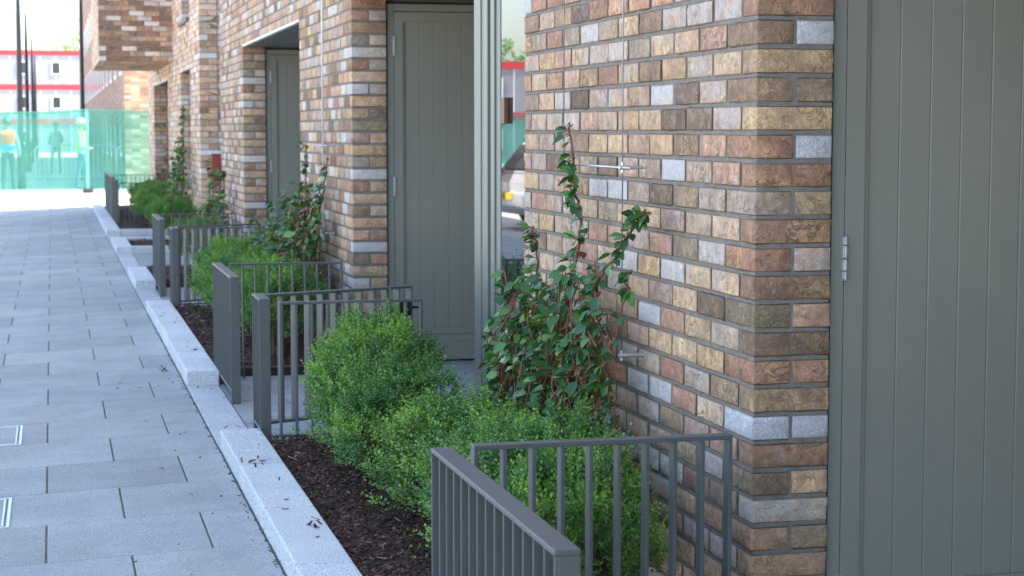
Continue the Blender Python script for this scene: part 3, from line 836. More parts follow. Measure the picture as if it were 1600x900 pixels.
def shoots_leaves(rg, P, Dv, length, npair, leaf_l, leaf_w, young):
    """opposite leaves along shoots, numpy; P origins, Dv directions"""
    n = len(P)
    Dv = Dv/np.linalg.norm(Dv, axis=1, keepdims=True)
    t0 = rg.normal(size=(n, 3)); A = np.cross(Dv, t0); A /= np.linalg.norm(A, axis=1, keepdims=True); B = np.cross(Dv, A)
    qs = []; cs = []
    sag = rg.normal(size=(n, 3))*.18
    for k in range(npair+1):
        t = (k+.3)/(npair+.3)
        pos = P+Dv*(length*t)[:, None]+sag*(length*t*t)[:, None]
        sz = (1.0-.35*t)*rg.uniform(.75, 1.15, n)
        for side in (1, -1):
            lat = (A if k % 2 else B)*side
            up = .55+.55*t
            d = lat*1.0+Dv*up+rg.normal(size=(n, 3))*.22
            if k == npair: d = Dv+lat*.35+rg.normal(size=(n, 3))*.15
            d /= np.linalg.norm(d, axis=1, keepdims=True)
            w = np.cross(d, Dv+rg.normal(size=(n, 3))*.25); w /= np.linalg.norm(w, axis=1, keepdims=True)+1e-9
            nn = np.cross(w, d)
            L_ = (leaf_l*sz)[:, None]; W_ = (leaf_w*sz)[:, None]
            b0 = pos; tip = pos+d*L_; mid = pos+d*L_*.48
            cup = nn*W_*.28
            qs.append(np.stack([b0, mid+w*W_*.5+cup, tip, mid-w*W_*.5+cup], axis=1))
            v = rg.uniform(.70, 1.30, n); dead = rg.random(n) < .006
            yt = np.clip(young*.9+(t-.55)*.9*young+rg.normal(size=n)*.08, 0, 1)[:, None]
            c = (1-yt)*np.array([.068, .178, .044])+yt*np.array([.26, .44, .06])
            blue = rg.uniform(0, 1, n)[:, None]
            c = c*(1-.0*blue)+np.array([-.006, .0, .012])*blue*(1-yt)
            c = np.where(dead[:, None], np.array([.24, .15, .05]), c)
            cs.append(np.clip(c*v[:, None], .005, 1))
    return np.concatenate(qs), np.concatenate(cs)

def box_shrub_mesh(seed, rad, hgt, nsh, leaf=.0165):
    rg = np.random.default_rng(seed)
    nc = nsh//9
    cu = rg.normal(size=(nc, 3)); cu /= np.linalg.norm(cu, axis=1, keepdims=True)
    cu[:, 2] = np.where(cu[:, 2] < -.35, -cu[:, 2], cu[:, 2])
    ci = rg.integers(0, nc, nsh)
    u = cu[ci]+rg.normal(size=(nsh, 3))*.075; u /= np.linalg.norm(u, axis=1, keepdims=True)
    cr_ = rg.uniform(.84, 1.10, nc)[ci]; cy_ = rg.normal(0, .16, nc)[ci]; spread = (u-cu[ci])*6
    lump = np.array([1+.30*noise.noise(Vector((a*2.1+seed, b_*2.1, c*2.1)))+.22*noise.noise(Vector((a*5+seed, b_*5, c*5))) for a, b_, c in u])
    depth = rg.choice([1.0, .86, .68], nsh, p=[.72, .20, .08])
    r = lump*depth*cr_
    P = np.stack([u[:, 0]*rad*r, u[:, 1]*rad*r, hgt*.5+u[:, 2]*hgt*.5*r], axis=1)
    P[:, 2] = np.maximum(P[:, 2], .05)
    ln = rg.uniform(.05, .095, nsh); stray = rg.random(nsh) < .04; ln[stray] *= 1.7
    Dv = u*.7+np.array([0, 0, .75])+spread*.55+rg.normal(size=(nsh, 3))*.15
    P = P-Dv/np.linalg.norm(Dv, axis=1, keepdims=True)*(ln*.6)[:, None]
    cl = np.array([noise.noise(Vector((a*2.6+9, b_*2.6+seed, c*2.6))) for a, b_, c in u])
    young = np.clip(.40+cl*.8+cy_+rg.normal(size=nsh)*.10, .02, .95)
    q, c = shoots_leaves(rg, P, Dv, ln, 5, leaf, leaf*.60, young)
    return q, c
def make_shrub(name, seed, rad, hgt, nsh, leaf, label, cat, group):
    e = empty(name, (0, 0, 0), 0, label, cat, group)
    q, c = box_shrub_mesh(seed, rad, hgt, nsh, leaf)
    leaves_mesh('foliage', q, c, M['boxleaf'], e)
    m = MB(); r2 = random.Random(seed)
    for _ in range(26):
        a = r2.uniform(0, 6.28); b_ = r2.uniform(.35, .95)
        p1 = Vector((math.cos(a)*rad*.8*b_, math.sin(a)*rad*.8*b_, hgt*r2.uniform(.5, .88)))
        m.tube([(r2.gauss(0, .03), r2.gauss(0, .03), 0), p1*.5+Vector((0, 0, .02)), p1], [.006, .004, .002], 4)
    m.build('stems', M['twig'], e)
    return e
G1 = 'clipped box shrubs forming the front hedge'
protos = [make_shrub('box_shrub', s, .30, .60, 1750, .0205, None, None, None) for s in (3, 8, 14)]
def place(o, x, y, z, s, sz, rz, label, group, cat='shrub'):
    o.location = (x, y, z); o.scale = (s, s, sz); o.rotation_euler.z = rz
    tag(o, label, cat, group)
used = set()
def shrub(i, *a):
    o = protos[i] if i not in used else copy_tree(protos[i]); used.add(i); place(o, *a)
z_ = .05
shrub(0, 1.36, 7.98, z_, .86, 1.00, .4, 'tall green box shrub at the far end of the front hedge, before the bar railing', G1)
shrub(1, 1.25, 7.45, z_, .84, .97, 2.1, 'bright green box shrub second from the far end of the front hedge', G1)
shrub(2, 1.27, 6.95, z_, .86, .82, 4.0, 'box shrub in the low middle dip of the front hedge, below the glazed screen', G1)
shrub(0, 1.38, 6.36, z_, 1.02, .76, 5.2, 'box shrub at the foot of the nearest climber, on its far side', G1)
shrub(1, 1.42, 5.78, z_, 1.00, .78, .9, 'box shrub in front of the nearest climber, overhanging the dark bark', G1)
shrub(2, 1.40, 5.26, z_, .94, .88, 1.7, 'box shrub second nearest, against the foot of the brick wall', G1)
shrub(0, 1.35, 4.78, z_, .76, .90, 3.0, 'nearest box shrub, seen through the bars of the front railing', G1)
G2 = 'box shrubs forming the second hedge'
for i, (x, y, s, sz, lb) in enumerate(((1.36, 11.5, .95, .95, 'box shrub nearest in the second hedge, right behind a bar railing'), (1.36, 12.15, .98, .92, 'second box shrub in the hedge below the second climber'),
        (1.35, 12.85, 1.0, .9, 'middle box shrub of the second hedge'), (1.34, 13.55, 1.0, .9, 'fourth box shrub along the second hedge'), (1.34, 14.3, 1.0, .93, 'farthest box shrub of the second hedge, by the gate railing'))):
    shrub(i % 3, x, y, z_, s, sz, i*1.3, lb, G2)
G3 = 'bushes in the far planting beds'
bush = make_shrub('bush', 31, .46, .9, 2300, .026, None, None, None)
fb = [(1.40, 18.4, .62, .62, 'small bush in front of the third pier, below its climber'), (1.46, 23.5, .62, .66, 'bright bush in the short bed just past the red cabinet'), (1.42, 26.9, .66, .66, 'yellow-green bush at the near end of the far bed'),
      (1.50, 28.0, .74, .72, 'dark green bush second in the far bed'), (1.55, 29.6, .74, .70, 'dark bush beside the thin railing in the far bed'), (1.55, 30.8, .74, .66, 'farthest dark bush, before the end doorway')]
for i, (x, y, s, sz, lb) in enumerate(fb):
    o = bush if i == 0 else copy_tree(bush); place(o, x, y, z_, s, sz, i*1.1, lb, G3, 'bush')

# climbers: red-brown stems with broad glossy leaves
def ovate(p, d, n_, L_, W_, curl, rng):
    """broad pointed leaf as 2 x 4 folded quads"""
    d = d.normalized(); w = d.cross(n_).normalized(); n_ = w.cross(d).normalized()
    prof = [(0, .06), (.22, .78), (.48, 1.0), (.76, .62), (1.0, .02)]
    vs = []
    for t, wd in prof:
        c = p+d*(L_*t)-n_*(curl*L_*t*t)
        vs += [c+w*(W_*.5*wd)+n_*(W_*.12*wd), c-n_*(W_*.02), c-w*(W_*.5*wd)+n_*(W_*.12*wd)]
    fs = []
    for i in range(4):
        a = i*3
        fs += [(a, a+1, a+4, a+3), (a+1, a+2, a+5, a+4)]
    return vs, fs
def path(pts, rng, wob, seg=7):
    out = []
    for i in range(len(pts)-1):
        a, b_ = Vector(pts[i]), Vector(pts[i+1])
        for k in range(seg):
            t = k/seg
            out.append(a.lerp(b_, t)+Vector((rng.gauss(0, wob), rng.gauss(0, wob), rng.gauss(0, wob)*.4))*(1 if k else .3))
    out.append(Vector(pts[-1])); return out
def climber(loc, stems, bulk, nbulk, seed, label, leafL=.062, redness=.1, lod=1):
    """stems in metres from the foot: x out of the wall is negative, y along the wall, z up"""
    e = empty('climbing_plant', loc, 0, label, 'climber', 'leafy climbers on the brick piers')
    rng = random.Random(seed)
    sm = MB(); lf = MB()
    spots = []
    for (pts, r0, dens) in stems:
        pp = path(pts, rng, .0045)
        n_ = len(pp)
        sm.tube(pp, [r0*(1-.7*i/(n_-1)) for i in range(n_)], 6)
        ln = sum((pp[i+1]-pp[i]).length for i in range(n_-1))
        for _ in range(int(ln*dens)):
            t = rng.uniform(.1, 1)**.8*(n_-1); i = min(int(t), n_-2)
            spots.append((pp[i].lerp(pp[i+1], t-i), (pp[i+1]-pp[i]).normalized(), t/(n_-1)))
    for _ in range(nbulk):
        (cx, cy, cz, rx, ry, rz) = rng.choices(bulk, [b_[3]*b_[4]*b_[5] for b_ in bulk])[0]
        while True:
            v = Vector((rng.uniform(-1, 1), rng.uniform(-1, 1), rng.uniform(-1, 1)))
            if v.length < 1: break
        v = v.normalized()*v.length**.45
        p = Vector((cx+v.x*rx, cy+v.y*ry, cz+v.z*rz))
        spots.append((p, Vector((rng.gauss(0, .5), rng.gauss(0, .6), 1)).normalized(), rng.random()*.8))
        if rng.random() < .22:
            q = p+Vector((rng.gauss(0, .03), rng.gauss(0, .06), -rng.uniform(.08, .2)))
            sm.tube([q, (p+q)/2+Vector((rng.gauss(0, .01), rng.gauss(0, .01), 0)), p], [.0035, .003, .002], 5)
    for (p, sd, t) in spots:
        a = rng.uniform(0, 6.283)
        out = Vector((math.cos(a), math.sin(a), rng.uniform(-.35, .35)))
        if p.x > -.06 and out.x > 0: out.x *= -.6
        d = out+Vector((0, 0, rng.uniform(-.9, .35)))
        n_ = Vector((-.6+rng.gauss(0, .5), rng.gauss(0, .6)-.2, 1)).normalized()
        L_ = leafL*rng.uniform(.6, 1.2)*(1-.25*t); W_ = L_*rng.uniform(.55, .72)
        b0 = p+d.normalized()*rng.uniform(.008, .025)
        vs, fs = ovate(b0, d, n_, L_, W_, rng.uniform(.05, .35), rng)
        k = rng.random(); v = rng.uniform(.7, 1.3)
        if k < redness*.35: c = (.16, .07, .03)
        elif k < .62: c = (.036, .105, .026)
        elif k < .90: c = (.075, .18, .034)
        else: c = (.17, .29, .06)
        if rng.random() < .25: c = (c[0]*.8, c[1]*.9, c[2]*1.2)
        if max(v_.x for v_ in vs) > .085: continue
        lf.add(vs, fs, (c[0]*v, c[1]*v, c[2]*v, 1))
        if lod: sm.tube([p, b0+d.normalized()*.004], [.0016, .0012], 3, caps=False)
    sm.build('stems', M['stem'], e, smooth=True)
    lf.build('foliage', M['camleaf'], e, smooth=True, colors=True)
    return e
# nearest: foot at (1.68, 6.05); local y = world y - 6.05
st = [([(0, 0, 0), (0, .02, .35), (.0, .02, .75), (.02, -.11, 1.03), (.035, -.02, 1.22), (.03, .05, 1.43)], .010, 62),
      ([(0, -.03, 0), (0, -.06, .45), (.0, -.18, .75), (.03, -.42, .98), (.04, -.72, 1.14), (.04, -.80, 1.16)], .009, 75),
      ([(0, .05, 0), (-.03, .12, .4), (-.03, .28, .75), (.0, .36, 1.0), (0, .42, 1.06)], .008, 75),
      ([(0, .08, 0), (-.05, .30, .4), (-.03, .58, .70), (-.02, .80, .88)], .008, 52),
      ([(0, -.1, 0), (-.02, -.25, .35), (.0, -.31, .65), (.02, -.30, .98)], .0095, 22),
      ([(0, -.1, 0), (-.04, -.30, .30), (-.02, -.48, .60), (.03, -.62, .90), (.03, -.66, .98)], .006, 45),
      ([(0, .05, 0), (-.06, .20, .25), (-.06, .10, .60), (-.03, .02, .92)], .006, 60),
      ([(0, .05, 0), (-.06, .50, .30), (-.04, .80, .55), (-.04, .90, .62)], .006, 50)]
bulk = [(-.03, .38, .47, .09, .46, .26), (-.02, -.26, .48, .08, .42, .26), (-.02, .25, .76, .07, .40, .15), (-.01, -.22, .80, .06, .34, .16), (-.03, .58, .64, .07, .24, .16), (-.05, .05, .28, .10, .50, .20)]
climber((1.68, 6.05, .05), st, bulk, 1750, 5, 'tall glossy leaved climber on steel wires against the nearest brick pier', .058)
st2 = [([(0, 0, 0), (0, .25, .4), (0, .45, .8), (0, .55, 1.12), (0, .5, 1.32)], .011, 40), ([(0, 0, 0), (-.02, .1, .5), (0, -.1, .85), (.02, -.25, 1.1), (.02, -.35, 1.24)], .010, 44),
       ([(0, .1, 0), (-.05, .9, .45), (-.05, 1.7, .72), (-.03, 2.4, .86)], .010, 34), ([(0, .1, 0), (-.05, .7, .5), (-.05, 1.2, .85), (-.03, 1.4, .95)], .009, 40),
       ([(0, -.02, 0), (0, -.08, .5), (.0, -.12, .95), (0, -.22, 1.06)], .009, 40), ([(0, .05, 0), (-.1, 1.2, .3), (-.1, 2.2, .5), (-.1, 3.0, .72)], .008, 34)]
bulk2 = [(-.08, .3, .48, .16, .6, .34), (-.08, 1.0, .48, .16, .8, .34), (-.05, .2, .82, .12, .42, .24), (-.06, 2.0, .44, .14, .9, .30)]
climber((1.68, 12.1, .05), st2, bulk2, 1900, 9, 'climber with red stems spreading from the second pier across the farther store door', .070, .2)
st3 = [([(0, 0, 0), (0, .1, .5), (0, .2, .9), (0, .3, 1.02)], .01, 45), ([(0, 0, 0), (-.03, .5, .5), (0, .9, .8), (0, 1.2, 1.1)], .01, 40), ([(0, 0, 0), (0, -.3, .5), (0, -.5, .95), (0, -.6, 1.0)], .01, 45)]
bulk3 = [(-.06, .1, .38, .16, .9, .32), (-.05, -.3, .66, .12, .4, .24)]
climber((1.68, 19.3, .05), st3, bulk3, 330, 13, 'bushy climber with rust tinged leaves in front of the dark red cabinet', .085, .9, 0)
st4 = [([(0, 0, 0), (0, .3, .5), (0, .2, 1.0), (0, .1, 1.45), (0, -.1, 1.72)], .012, 60), ([(0, 0, 0), (0, .8, .5), (0, .6, 1.0), (0, .5, 1.2)], .01, 50), ([(0, 0, 0), (0, 1.3, .5), (0, 2.2, .8)], .01, 40)]
bulk4 = [(-.08, .3, .5, .18, .9, .5), (-.05, .15, 1.0, .12, .45, .3)]
climber((1.66, 24.3, .05), st4, bulk4, 380, 17, 'tall narrow climber on the end house, left of the red cabinet', .09, .5, 0)
st5 = [([(0, 0, 0), (0, .3, .5), (0, .0, .9), (0, .2, 1.2)], .014, 30), ([(0, 0, 0), (0, .9, .5), (0, .8, .9)], .012, 30)]
climber((1.68, 28.0, .05), st5, [(-.05, .3, .5, .12, .7, .4)], 90, 19, 'sparse reddish climber on the end house wall before the far bush', .085, 2.4, 0)

# climber wires
def wire_set(y_w, y_rod0, y_rod1, z_rod, z_low, label, second=None, top=4.2, mat='steel', r=.0022):
    e = empty('trellis_wire', (FX, y_w, 0), 0, label, 'wire', 'steel climber wires on the piers')
    X = -.075
    m = MB(); m.tube([(X, 0, z_low-.01), (X, 0, top)], r, 6); m.build('wire', M[mat], e, smooth=True)
    if second is not None:
        m = MB(); m.tube([(X, second-y_w, z_rod-.005), (X, second-y_w, top)], r, 6); m.build('wire', M[mat], e, smooth=True)
    def fit(y, z):
        m = MB(); m.lathe([(0, -.085), (.007, -.085), (.008, -.083), (.008, -.055), (.0055, -.053), (.0055, 0.0), (0, 0)], (-.001, y, z), 12, axis='x')
        m.lathe([(0, -.005), (.012, -.005), (.012, -.001), (0, -.001)], (0, y, z), 14, axis='x')
        m.tube([(X, y, z-.016), (X, y, z+.016)], .0055, 8)
        m.build('fixing', M['steel'], e)
    fit(0, z_rod); fit(0, z_low)
    m = MB(); m.tube([(X, y_rod0-y_w, z_rod), (X, y_rod1-y_w, z_rod)], .0035, 8)
    m.build('cross_rod', M['steel'], e, smooth=True)
    return e
wire_set(5.54, 6.22, 5.46, 1.337, .748, 'pair of thin steel climber wires with a cross rod on the nearest brick pier', second=6.225)
wire_set(12.13, 12.58, 11.95, 1.355, .78, 'bright steel climber wire on the second brick pier', r=.006, mat='trim')
wire_set(19.6, 20.1, 19.3, 1.355, .78, 'thin steel climber wire on the third brick pier')

# ------------------------------------------------------------------ far end: netting, posts, cabins, people
def net_panel(x0, x1, y0, y1, zt0, zt1, label, posts, zb=-.06):
    e = empty('site_fence', (x0, y0, 0), 0, label, 'fence', 'green netted site fences')
    nx, nz = max(8, int(abs(x1-x0)*6)), 10
    vs = []; rg = random.Random(4)
    for j in range(nz+1):
        for i in range(nx+1):
            t = i/nx; s = j/nz
            x = (x1-x0)*t; y = (y1-y0)*t+.05*math.sin(x*9+s*2)*.6+.03*noise.noise(Vector((x*3, s*4, x0)))
            zt = zt0+(zt1-zt0)*t-.03*math.sin(t*math.pi*max(1, round(abs(x1-x0)/2.2)))**2
            vs.append((x, y, zb+(zt-zb)*s))
    fs = [(j*(nx+1)+i, j*(nx+1)+i+1, (j+1)*(nx+1)+i+1, (j+1)*(nx+1)+i) for j in range(nz) for i in range(nx)]
    m = MB(); m.add(vs, fs); m.build('netting', M['net'], e, smooth=True)
    hem = MB(); hem.tube([vs[nz*(nx+1)+i] for i in range(nx+1)], .018, 6); hem.build('hem', M['net'], e)
    for t in posts:
        m = MB(); px, py = (x1-x0)*t, (y1-y0)*t+.06
        m.tube([(px, py, -.1), (px, py, zt0+(zt1-zt0)*t+.02)], .022, 8); m.build('post', M['trim'], e)
        f = MB(); f.box(px-.12, px+.12, py-.14, py+.28, -.13, .02); f.build('foot_block', M['dark'], e, bevel=.02)
    return e
net_panel(.90, -2.6, 47.8, 46.6, 1.985, 1.83, 'green netted site fence closing the walk, left of the white post pair', (.012, .985))
net_panel(.86, 3.6, 47.9, 47.5, 1.97, 1.99, 'green netted site fence between the white posts and the end house', (.01, .99))
net_panel(-2.7, -6.2, 46.5, 45.6, 1.85, 1.85, 'green netted site fence beside the site road', (.01, .99), -.16)
net_panel(-6.3, -9.8, 45.5, 44.6, 1.85, 1.9, 'green netted site fence farthest left, mirrored in the glazed screen', (.01, .99), -.16)

def barrier(x, y, rz, label):
    e = empty('pedestrian_barrier', (x, y, -.02), rz, label, 'barrier', 'metal crowd barriers behind the netting')
    m = MB(); W_, H_ = 2.2, 1.08
    pts = [(0, 0, .1), (0, 0, H_-.15), (.05, 0, H_-.04), (.16, 0, H_), (W_-.16, 0, H_), (W_-.05, 0, H_-.04), (W_, 0, H_-.15), (W_, 0, .1)]
    m.tube(pts, .02, 8); m.tube([(0, 0, .2), (W_, 0, .2)], .016, 6); m.build('frame', M['trim'], e, smooth=True)
    for i in range(1, 18):
        b_ = MB(); b_.tube([(W_*i/18, 0, .2), (W_*i/18, 0, H_)], .007, 5); b_.build('bar', M['trim'], e)
    for xx in (.25, W_-.25):
        f = MB(); f.tube([(xx, -.3, .0), (xx, 0, .14), (xx, .3, .0)], .014, 6); f.build('foot', M['trim'], e)
barrier(1.75, 52.5, .0, 'grey metal crowd barrier behind the netting, beside the lit brick wall')
barrier(-.45, 53.5, .0, 'grey metal crowd barrier behind the netting, between the two workers')

def lamp_column(x, y, h, label, r=.08):
    e = empty('lamp_column', (x, y, -.1), 0, label, 'lamp post', 'dark lamp columns in a line')
    m = MB(); m.tube([(0, 0, 0), (0, 0, 1.15)], r*1.35, 12); m.build('base', M['dark'], e, smooth=True)
    m = MB(); m.tube([(0, 0, 1.151), (0, 0, 1.2), (0, 0, h*.72), (0, 0, h)], [r*1.3, r, r*.8, r*.4], 12); m.build('column', M['dark'], e, smooth=True)
    return e
lamp_column(-.80, 52, 6.2, 'nearest and thickest of the slim dark lamp columns')
lamp_column(-.86, 73, 6.0, 'second dark lamp column, its tip just inside the picture')
lamp_column(-.84, 93, 6.0, 'third dark lamp column along the line')
lamp_column(-.88, 115, 6.1, 'farthest and shortest looking dark lamp column')
lamp_column(.97, 60, 7.0, 'dark lamp column at the edge of the far brick block', .075)

def cabin(x, y, z, label, L_=5.9, stair=False):
    e = empty('site_cabin', (x, y, z), 0, label, 'site cabin', 'stacked white site cabins')
    m = MB(); m.box(0, L_, 0, 2.6, 0, 2.18)
    m.build('body', M['white'], e)
    b = MB(); b.box(-.03, L_+.03, -.05, 2.65, 2.182, 2.56); b.build('roof_band', M['red'], e)
    for i in range(8):
        pass
    for wx in (1.95, 4.45):
        f = MB(); f.box(wx-.38, wx+.38, -.06, -.001, .72, 1.74); fo = f.build('window', M['trim'], e)
        g = MB(); g.box(wx-.28, wx+.28, -.066, -.0605, .82, 1.64); g.build('pane', M['winglass'], fo)
    d = MB()
    for k in range(1, 6): d.box(L_*k/6-.03, L_*k/6+.03, -.012, -.0005, .02, 2.16)
    d.build('panel_seam', M['trim'], e)
    return e
lv = ['bottom', 'middle', 'top']
for k in range(3):
    cabin(-4.0, 145, -.2+k*2.58, ['white site cabin at the bottom of the tall stack in view, mostly behind the netting', 'white site cabin with a red band in the middle of the tall stack in view', 'white site cabin at the top of the tall stack in view, under the sky'][k], L_=6.6)
    cabin(-10.2, 145, -.2+k*2.58, 'white site cabin in the neighbouring stack outside the picture on the left, %s one' % lv[k])
for k in range(2):
    cabin(-19.5, 91, -.2+k*2.58, 'white site cabin with red band seen mirrored in the glazed screen, %s one' % ('lower', 'upper')[k])
s = empty('metal_staircase', (2.0, 143.6, -.2), 0, 'blue metal staircase and handrail against the site cabins', 'staircase')
m = MB()
for i in range(26): m.box(-.6+i*.0, .9, -.0, .01, 0, 0.01) if False else None
M['blue'] = simple('blue_paint', (.06, .12, .34), .5)
for i in range(14): m.box(-2.2+i*.20, -1.95+i*.20, 0, .9, .18*i+.0, .18*i+.05)
m.build('tread', M['blue'], s)
m = MB(); m.tube([(-2.2, 0, 1.0), (.6, 0, 3.55)], .05, 6); m.tube([(-2.2, 0, .0), (-2.2, 0, 1.0)], .04, 6); m.tube([(.6, 0, 0), (.6, 0, 3.55)], .05, 6); m.tube([(.6, 0, 3.55), (1.6, 0, 3.55)], .05, 6); m.build('handrail', M['blue'], s)
m = MB(); m.box(.6, 1.7, .0, .9, 2.45, 2.56); m.build('landing', M['blue'], s)

# far brick block beyond the gap
fb_ = empty('brick_block', (0, 0, 0), 0, 'long brick block beyond the netting with a sunlit end wall', 'building')
m = MB(); m.box(1.93, 16, 51.0, 118, -.2, 11.5); m.build('wall', M['brick_tex_hazed'], fb_)
y = 52.6
i = 0
while y < 114:
    for z0, z1 in ((.55, 1.95), (3.0, 4.4), (5.7, 7.1)):
        f = MB(); f.box(1.90, 1.929, y, y+1.3, z0, z1); fo = f.build('window', M['slot'] if z0 < 2.5 else M['trim'], fb_)
        g = MB(); g.box(1.894, 1.8995, y+.1, y+1.2, z0+.1, z1-.1); g.build('pane', M['winglass'], fo)
    y += 4.4; i += 1
m = MB(); m.box(1.9, 16.05, 50.97, 118.03, 11.502, 11.7); m.build('roof_coping', M['soffit'], fb_)

# tree behind the cabins
def tree(x, y, h, label, seed):
    e = empty('tree', (x, y, -.2), 0, label, 'tree', 'trees behind the site cabins')
    r2 = random.Random(seed)
    m = MB(); m.tube([(0, 0, 0), (.1, 0, h*.3), (0, .1, h*.6), (.1, 0, h*.85)], [.28, .2, .12, .04], 8)
    for _ in range(9):
        a = r2.uniform(0, 6.28); z0 = h*r2.uniform(.35, .7); l = h*r2.uniform(.15, .3)
        m.tube([(0, 0, z0), (math.cos(a)*l*.5, math.sin(a)*l*.5, z0+l*.4), (math.cos(a)*l, math.sin(a)*l, z0+l*.7)], [.09, .06, .02], 5)
    m.build('trunk', M['twig'], e)
    rg = np.random.default_rng(seed); n_ = 900
    cl = rg.normal(size=(26, 3))*np.array([h*.16, h*.16, h*.15])+np.array([0, 0, h*.66])
    P = cl[rg.integers(0, 26, n_)]+rg.normal(size=(n_, 3))*h*.055
    q, c = shoots_leaves(rg, P, rg.normal(size=(n_, 3))+np.array([0, 0, .5]), rg.uniform(.3, .6, n_), 3, .26, .15, np.clip(rg.normal(.35, .2, n_), 0, 1))
    leaves_mesh('crown', q, c, M['boxleaf'], e)
tree(3.0, 172, 11.2, 'green tree showing above the right end of the site cabins', 6)
tree(-24.5, 112, 6.6, 'tree mirrored in the glazed screen above the near cabins', 12)

# people, built as one skinned body each
def skin_mesh(name, joints, bones, mat, parent, sub=2, root=0):
    me = bpy.data.meshes.new(name); me.from_pydata([j[0] for j in joints], bones, [])
    o = bpy.data.objects.new(name, me); col.objects.link(o)
    o.modifiers.new('skin', 'SKIN'); s_ = o.modifiers.new('sub', 'SUBSURF'); s_.levels = sub; s_.render_levels = sub
    for i, j in enumerate(joints):
        sv = me.skin_vertices[0].data[i]; r_ = j[1]; sv.radius = r_ if isinstance(r_, tuple) else (r_, r_); sv.use_root = i == root
    dg = bpy.context.evaluated_depsgraph_get(); dg.update()
    m2 = bpy.data.meshes.new_from_object(o.evaluated_get(dg)); m2.name = name
    o.modifiers.clear(); o.data = m2
    m2.polygons.foreach_set('use_smooth', [True]*len(m2.polygons))
    for m in (mat if isinstance(mat, list) else [mat]): m2.materials.append(m)
    o.parent = parent
    return o
M['skin'] = simple('skin', (.45, .26, .18), .55)
M['navy'] = simple('dark_workwear', (.03, .045, .07), .85)
M['jeans'] = simple('blue_trousers', (.05, .09, .2), .85)
M['shirt'] = simple('pale_shirt', (.30, .38, .42), .85)
M['orange'] = simple('orange_hi_vis', (.62, .12, .025), .7)
M['yellow'] = simple('yellow_hi_vis', (.42, .50, .02), .7)
M['blueband'] = simple('blue_band', (.05, .26, .62), .7)
M['silver'] = simple('reflective_tape', (.40, .41, .41), .4)
M['hat_green'] = simple('green_helmet', (.02, .10, .08), .4)
M['hat_white'] = simple('white_helmet', (.82, .82, .80), .35)
def person(x, y, rz, label, trousers, vest, hat, arms='down', stride=.10, band=None, hz=-.05):
    e = empty('person', (x, y, hz), rz, label, 'person')
    J = []; B = []
    def add(p, r_, par=None):
        J.append((p, r_)); i = len(J)-1
        if par is not None: B.append((par, i))
        return i
    pel = add((0, 0, .98), (.15, .11)); sp = add((0, .01, 1.16), (.145, .10), pel); ch = add((0, .01, 1.34), (.17, .115), sp); up = add((0, .01, 1.44), (.12, .085), ch)
    nk = add((0, 0, 1.52), .055, up); hd0 = add((0, -.01, 1.60), (.072, .082), nk); hd1 = add((0, -.012, 1.70), (.078, .095), hd0); add((0, -.005, 1.765), (.055, .065), hd1)
    for s_ in (-1, 1):
        hp = add((s_*.10, 0, .90), .092, pel); kn = add((s_*.115, -stride*s_*.5-.02, .50), .062, hp); an = add((s_*.12, stride*s_*-.6+.03, .10), .043, kn)
        add((s_*.13, stride*s_*-.6-.13, .035), (.045, .03), an)
        sh = add((s_*.19, .01, 1.42), .062, up)
        if arms == 'down':
            el = add((s_*.27, .03, 1.15), .047, sh); wr = add((s_*.29, -.06, .92), .034, el)
        else:
            el = add((s_*.27, .0, 1.14), .047, sh); wr = add((s_*.16, -.20, 1.05), .034, el)
        pm = add((s_*.29 if arms == 'down' else s_*.10, -.085 if arms == 'down' else -.27, .85 if arms == 'down' else 1.06), (.04, .022), wr)
    body = skin_mesh('body', J, B, [M[trousers], M['shirt'], M['skin'], M['dark']], e)
    for p in body.data.polygons:
        c = p.center
        p.material_index = 3 if c.z < .09 else (2 if c.z > 1.50 or (abs(c.x) > .22 and c.z < .93) or (arms != 'down' and c.y < -.17 and c.z > .95) else (1 if c.z > .96 or abs(c.x) > .24 else 0))
    # face: nose, ears, eyes
    f = MB(); f.obox((0, -.105, 1.655), (.012, 0, 0), (0, .018, 0), (0, 0, .02)); f.obox((.079, .005, 1.655), (.008, 0, 0), (0, .018, 0), (0, 0, .03)); f.obox((-.079, .005, 1.655), (.008, 0, 0), (0, .018, 0), (0, 0, .03))
    f.build('face_features', M['skin'], e, bevel=.005)
    V = [((0, .01, .98), (.22, .165)), ((0, .01, 1.16), (.215, .16)), ((0, .01, 1.34), (.235, .165)), ((0, .01, 1.45), (.17, .12)), ((.17, .01, 1.45), (.10, .085)), ((-.17, .01, 1.45), (.10, .085))]
    ve = skin_mesh('vest', V, [(0, 1), (1, 2), (2, 3), (3, 4), (3, 5)], [M[vest], M['silver'], M[band or vest]], e)
    for p in ve.data.polygons:
        c = p.center
        p.material_index = 1 if (vest == 'yellow' and 1.20 < c.z < 1.25) or (vest == 'yellow' and abs(abs(c.x)-.10) < .022 and c.z > 1.27) else (2 if c.z < 1.17 else 0)
    h = MB(); h.lathe([(.125, 1.70), (.128, 1.72), (.118, 1.76), (.09, 1.81), (.05, 1.84), (0, 1.845)], (0, -.005, 0), 18); h.box(-.075, .075, -.175, -.10, 1.700, 1.712)
    h.build('helmet', M[hat], e, smooth=True)
    return e
person(-1.08, 48.6, R(180), 'site worker in an orange and blue vest and dark helmet, back turned, behind the netting', 'navy', 'orange', 'hat_green', band='blueband', stride=.05)
person(.74, 48.9, R(80), 'site worker in a yellow vest and white helmet beside the white fence posts', 'jeans', 'yellow', 'hat_white', arms='fwd', stride=.16)
person(.15, 68, R(210), 'distant site worker in dark clothes and a pale vest between the other two workers', 'navy', 'silver', 'hat_green', arms='fwd')

